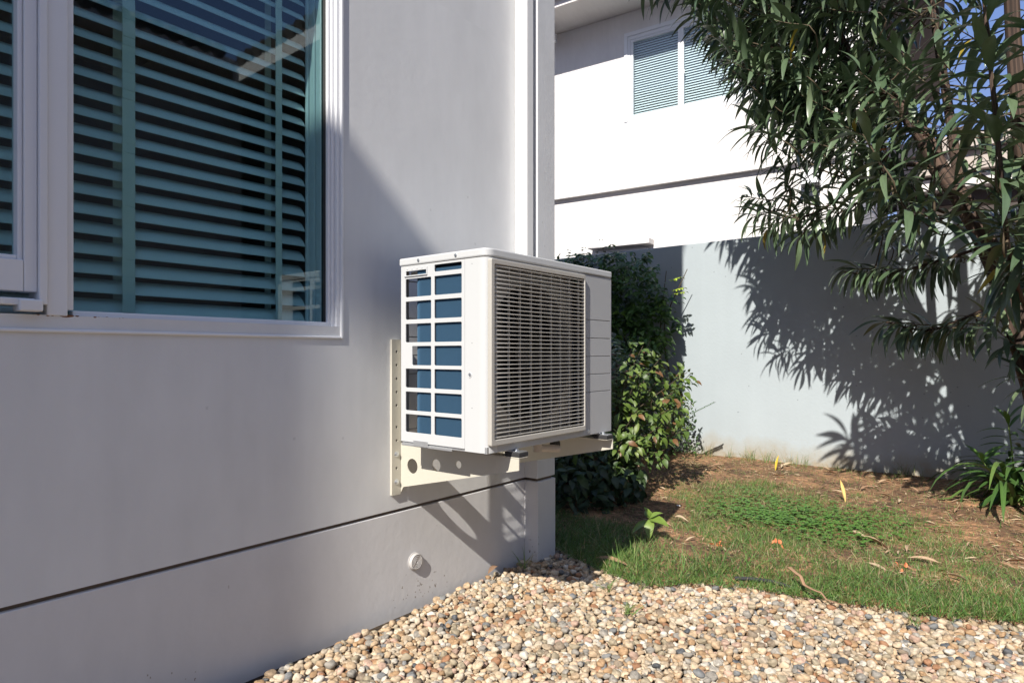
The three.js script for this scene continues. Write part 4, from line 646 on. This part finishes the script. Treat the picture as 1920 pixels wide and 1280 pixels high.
{
  const R = rng(43), g = thing('oleander_sucker', 'short leafy shoot with bright whorled leaves above the strap leaf clump', 'plant', [-0.02, 0, -4.25]);
  const geos = [leafGeo(7, 0.16, 0.92, 0.25, 0.2), leafGeo(7, 0.17, 0.9, 0.3, 0.1)], out = [];
  const stems = [[V3(-0.02, 0, -4.25), V3(-0.03, 0.25, -4.22), V3(-0.05, 0.46, -4.2)], [V3(0.02, 0, -4.25), V3(0.04, 0.2, -4.2), V3(0.06, 0.36, -4.12)], [V3(-0.03, 0, -4.27), V3(-0.1, 0.14, -4.22), V3(-0.16, 0.25, -4.15)]];
  for (const s of stems) { part('stem', tubeGeo(s, 0.005, 0.003, 8, 6), M.greenTwig, g); const c = new THREE.CatmullRomCurve3(s); for (let i = 0; i < 18; i++) { const t = 0.45 + 0.55 * i / 17, p = c.getPoint(t), a = i * 2.2; out.push({ p, d: V3(Math.cos(a), 0.75 * (t - 0.45) + (t > 0.9 ? 0.6 : -0.2), Math.sin(a)).addScaledVector(rv(R), 0.15), n: V3(0, 1, 0.2), s: 0.12 + 0.05 * R(), c: t > 0.85 ? 1 : 0 }); } }
  foliage(g, out, geos, [[0.055, 0.12, 0.03], [0.10, 0.20, 0.035]], 0.4, 0.2, 300, R);
}

// ---------------------------------------------------------------- lawn: grass, clover, litter
{
  const R = rng(51), blade = (bend) => { const pos = [], idx = [], n = 4; for (let i = 0; i <= n; i++) { const t = i / n, w = 0.5 * (1 - Math.pow(t, 1.6)) + 0.02; pos.push(-w, t * (1 - 0.25 * bend * t), bend * t * t, w, t * (1 - 0.25 * bend * t), bend * t * t); } for (let i = 0; i < n; i++) { const a = i * 2; idx.push(a, a + 1, a + 2, a + 1, a + 3, a + 2); } const g = new THREE.BufferGeometry(); g.setAttribute('position', new THREE.Float32BufferAttribute(pos, 3)); g.setIndex(idx); g.computeVertexNormals(); return g; };
  const geos = [blade(0.25), blade(0.7), blade(1.1)], sets = [[], [], []], Q = new THREE.Quaternion(), E = new THREE.Euler();
  const pal = [[0.085, 0.185, 0.03], [0.11, 0.21, 0.035], [0.065, 0.15, 0.026], [0.15, 0.22, 0.05], [0.38, 0.30, 0.16]];
  function put(x, z, h, lean = 0.5, dry = 0.1, w = 0.0026) { const k = Math.floor(R() * 3); E.set((R() - 0.5) * lean * 2, R() * 6.283, (R() - 0.5) * lean * 2, 'YXZ'); Q.setFromEuler(E); const c = R() < dry ? pal[4] : pal[Math.floor(R() * 4)], j = 0.75 + 0.5 * R(); sets[k].push([new THREE.Matrix4().compose(V3(x, lawnY(x, z) - 0.004, z), Q, V3(w * (0.7 + 0.6 * R()), h, h)), lin(c[0] * j, c[1] * j, c[2] * j)]); }
  let n = 0; while (n < 130000) {
    const x = -3.0 + 4.4 * R(), e = edgeZ(x), z = lerp(e + 0.03, GZ + 0.01, Math.pow(R(), 1.15)); const b = bare(x, z); if (R() < b * 0.9) { n += 0.3; continue; }
    const cl = fbm(x * 5 + 60, z * 5 + 60, 4096, 3, 140), near = sstep(0.5, 0.0, e - z);
    put(x, z, R() < 0.12 ? 0.02 + 0.03 * R() : (0.012 + 0.024 * cl + 0.022 * R() * cl) * (1 + 0.35 * near) * (1 - 0.35 * b), R() < 0.15 ? 1.6 : 0.75, 0.07 + 0.36 * b + 0.05 * (1 - near), 0.0022); n++;
  }
  // taller tufts along the wall, by the shrub and spilling over the gravel edge
  for (let k = 0; k < 90; k++) { const x = -2.0 + 2.3 * R(), z = GZ + 0.03 + 0.07 * R(); if (vnoise(x * 4 + 40, 1, 0, 2) < 0.45) continue; for (let i = 0; i < 7; i++) put(x + 0.05 * (R() - 0.5), z + 0.02 * R(), 0.05 + 0.09 * R(), 0.5, 0.35, 0.0024); }
  for (let k = 0; k < 60; k++) { const x = -1.5 + 0.75 * R(), z = edgeZ(x) - 0.28 * R(); for (let i = 0; i < 12; i++) put(x + 0.06 * (R() - 0.5), z + 0.06 * (R() - 0.5), 0.05 + 0.06 * R(), 0.6, 0.06, 0.0026); }
  for (let k = 0; k < 90; k++) { const x = -0.95 + 1.6 * R(), z = edgeZ(x) - 0.01 - 0.16 * R(); for (let i = 0; i < 12; i++) put(x + 0.06 * (R() - 0.5), z + 0.05 * (R() - 0.5), 0.035 + 0.05 * R(), 0.7, 0.06, 0.0026); }
  const grass = new THREE.Group(); grass.name = numbered('grass'); grass.userData = { kind: 'stuff', label: 'patchy short green grass of the lawn', category: 'grass' }; scene.add(grass);
  const gm = new THREE.MeshPhysicalMaterial({ color: lin(1, 1, 1), roughness: 0.6, transmission: 0.25, thickness: 0, side: THREE.DoubleSide });
  geos.forEach((g, k) => { const im = shade(new THREE.InstancedMesh(g, gm, sets[k].length)); im.name = 'grass_blades'; im.userData.kind = 'stuff'; sets[k].forEach(([m, c], i) => { im.setMatrixAt(i, m); im.setColorAt(i, c); }); grass.add(im); });
  console.log('blades', sets.map((s) => s.length).join());
  // clover
  const cl = [], cols = [[0.11, 0.26, 0.035], [0.14, 0.30, 0.04], [0.085, 0.21, 0.03]];
  for (let i = 0; i < 1500; i++) { const a = R() * 6.283, r = 0.85 * Math.sqrt(-Math.log(1 - 0.93 * R())) * (0.6 + 0.6 * vnoise(a * 1.9 + 9, 2, 0, 4)), x = -0.85 + 0.46 * r * Math.cos(a), z = -3.2 + 0.36 * r * Math.sin(a), y = lawnY(x, z) + 0.012 + 0.02 * R(); for (let k = 0; k < 3; k++) { const q = a * 7 + k * 2.094; cl.push([V3(x, y, z), V3(Math.cos(q), 0.25 - 0.3 * R(), Math.sin(q)), 0.009 + 0.006 * R(), Math.floor(R() * 3)]); } }
  const cg = leafGeo(3, 0.95, 0.6, 0.2, 0.1), im = shade(new THREE.InstancedMesh(cg, leafMat(lin(1, 1, 1), 0.55, 0.25), cl.length)); im.name = numbered('clover_patch'); im.userData = { kind: 'stuff', label: 'patch of bright green clover in the lawn', category: 'clover' };
  cl.forEach(([p, d, s, c], i) => { im.setMatrixAt(i, new THREE.Matrix4().setPosition(p).multiply(basis(d, V3(0, 1, 0))).multiply(new THREE.Matrix4().makeScale(s, s, s))); im.setColorAt(i, lin(...cols[c])); }); scene.add(im);
  // weeds among the pebbles
  for (const [x, z, nb, h, lab] of [[-0.96, -1.79, 26, 0.05, 'small grass tuft growing alone among the pebbles'], [-0.25, -2.26, 20, 0.045, 'brownish weed tuft in the gravel near the right edge'], [-1.11, -1.92, 18, 0.05, 'low weed spreading in the gravel before the lawn corner'], [-1.47, -1.93, 12, 0.09, 'thin dark grass stalks by the foot of the corner pilaster']]) { const t = thing('weed_tuft', lab, 'weed', [x, 0, z]); for (let i = 0; i < nb; i++) { const g = geos[i % 3], m = shade(new THREE.Mesh(g, i % 5 === 0 ? weedDry() : weedGreen())); m.name = 'blade'; m.position.set(0.035 * (R() - 0.5), -0.008, 0.035 * (R() - 0.5)); m.rotation.set((R() - 0.5) * 1.4, R() * 6.28, (R() - 0.5) * 1.4); const hh = h * (0.6 + 0.7 * R()); m.scale.set(0.003, hh, hh); t.add(m); } }
  // fallen leaves
  const dry = [leafGeo(7, 0.15, 0.92, 0.7, 0.05), leafGeo(7, 0.16, 0.9, 0.5, -0.06), leafGeo(7, 0.13, 0.94, 1.0, 0.08, 0.02)];
  const dm = [[0.42, 0.29, 0.19], [0.47, 0.35, 0.24], [0.35, 0.21, 0.13], [0.28, 0.17, 0.10], [0.50, 0.39, 0.27]].map((c) => std(lin(...c), 0.85, { map: leafTex })), yel = std(lin(0.62, 0.43, 0.04), 0.7, { map: leafTex });
  const fall = (x, z, s, yaw, mt, label, group, tilt = 0, y = null) => { const m = shade(new THREE.Mesh(dry[Math.floor(R() * 3)], mt)); m.name = numbered('fallen_leaf'); m.position.set(x, y ?? lawnY(x, z) + 0.008 + 0.008 * R(), z); m.rotation.set((R() - 0.5) * 0.9, yaw, tilt + (R() - 0.5) * 0.25, 'YZX'); m.scale.setScalar(s); tag(m, label, 'leaf', group); scene.add(m); };
  let c = 0; while (c < 85) { const x = -1.75 + 2.2 * R(), z = -2.55 - 2.2 * R(); if (bare(x, z) < 0.25 * R() || (x < -1.3 && R() < 0.5)) continue; c++; const k = Math.floor(R() * 5), tone = ['tan', 'pale tan', 'reddish brown', 'dark brown', 'straw coloured'][k], where = z < -4.3 ? 'on the earth along the foot of the grey wall' : x > -0.35 ? 'on the earth beside the strap leaf clump' : x < -1.25 ? 'on the earth near the leafy shrub' : z < -3.6 ? 'on the thin grass behind the clover patch' : z > -2.8 ? 'in the grass near the gravel edge' : 'in the grass about the clover patch'; fall(x, z, 0.05 + 0.065 * R(), R() * 6.28, dm[k], `dry ${tone} narrow leaf ${where}`, `dry ${tone} leaves ${where}`); }
  { // crumbs of dry leaf and straw trodden into the bare earth
    const sel = []; while (sel.length < 1500) { const x = -1.9 + 2.6 * R(), z = -2.4 - 2.4 * R(), b = bare(x, z); if (z > edgeZ(x) - 0.05 || R() > b + 0.06) continue; sel.push([x, z]); }
    const lt = shade(new THREE.InstancedMesh(dry[1], std(lin(1, 1, 1), 0.9, { map: leafTex }), sel.length)); lt.name = numbered('leaf_litter'); lt.userData = { kind: 'stuff', label: 'crumbs of dry leaf and straw on the bare earth', category: 'leaf litter' };
    const tones = [[0.44, 0.31, 0.20], [0.50, 0.38, 0.26], [0.33, 0.20, 0.12], [0.24, 0.15, 0.09]];
    sel.forEach(([x, z], i) => { const q = new THREE.Quaternion().setFromEuler(new THREE.Euler((R() - 0.5) * 0.8, R() * 6.28, (R() - 0.5) * 0.3, 'YZX')), k = 0.018 + 0.05 * R() * R(); lt.setMatrixAt(i, new THREE.Matrix4().compose(V3(x, lawnY(x, z) + 0.003 + 0.004 * R(), z), q, V3(k, k, k * (0.6 + 0.8 * R())))); lt.setColorAt(i, lin(...tones[Math.floor(R() * 4)])); });
    scene.add(lt);
  }
  fall(-1.3, -4.5, 0.11, 1.2, yel, 'yellow fallen leaf standing up against the foot of the wall', undefined, 1.2, 0.01);
  fall(-0.72, -3.72, 0.13, 2.2, std(lin(0.60, 0.43, 0.16), 0.8, { map: leafTex }), 'pale yellow fallen leaf propped up behind the clover patch', undefined, 1.0, 0.02);
  fall(-0.55, -3.05, 0.17, -0.5, dm[0], 'large brown fallen leaf right of the clover patch', undefined, 0.1);
  fall(-1.53, -1.83, 0.13, -1.15, dm[2], 'brown curled leaf lying on pebbles by the house wall', undefined, 0.1, 0.012);
  fall(-1.28, -2.12, 0.14, 0.15, dm[2], 'reddish brown leaf where the pebbles meet the lawn corner', undefined, 0.05, 0.02);
  { const g = tubeGeo([V3(-0.62, 0.075, -2.30), V3(-0.585, 0.045, -2.275), V3(-0.53, 0.02, -2.24), V3(-0.42, 0.012, -2.21)], 0.008, 0.003, 14, 8); g.scale(1, 1, 1); const o = part('dry_palm_strip', g, dm[2], scene); tag(o, 'long curved dry palm leaf strip at the gravel edge', 'leaf'); const p = g.attributes.position; for (let i = 0; i < p.count; i++) { const k = Math.floor(i / 9) / 14; p.setY(i, lerp([0.075, 0.045, 0.02, 0.012][Math.min(3, Math.floor(k * 3))], p.getY(i), 0.35)); } g.computeVertexNormals(); }
  for (const [x, z, lab] of [[-0.93, -2.46, 'small heap of orange fallen petals in the grass'], [-0.76, -2.66, 'orange fallen petals beyond the nearer petal heap'], [-0.32, -2.62, 'orange fallen petals near the right edge of the lawn']]) { const t = thing('fallen_petals', lab, 'petals', [x, lawnY(x, z), z]); for (let k = 0; k < 7; k++) { const m = shade(new THREE.Mesh(small[k % 2], petal())); m.name = 'petal'; m.position.set(0.04 * (R() - 0.5), 0.022 + 0.015 * R(), 0.02 * (R() - 0.5)); m.rotation.set(R() * 2, R() * 6, R() * 2); m.scale.setScalar(0.014 + 0.008 * R()); t.add(m); } }
  tag(part('paper_scrap', (() => { const g = box(-1.378, -1.357, 0.026, 0.033, -3.082, -3.076, 0.003); g.rotateY(0); return g; })(), std(lin(0.8, 0.8, 0.78), 0.8), scene), 'small white scrap lying on the bare earth by the shrub', 'scrap');
  tag(part('garden_edging', tubeGeo([V3(-0.79, 0.012, -2.255), V3(-0.73, 0.016, -2.275), V3(-0.66, 0.014, -2.295), V3(-0.6, 0.004, -2.30)], 0.007, 0.006, 12, 8), M.rubber, scene), 'black plastic edging strip showing between gravel and lawn', 'edging');
}
function weedGreen() { return weedGreen.m ??= std(lin(0.12, 0.19, 0.05), 0.7); }
function weedDry() { return weedDry.m ??= std(lin(0.34, 0.28, 0.14), 0.8); }
function petal() { return petal.m ??= std(lin(0.62, 0.19, 0.08), 0.8); }

renderer.render(scene, camera);
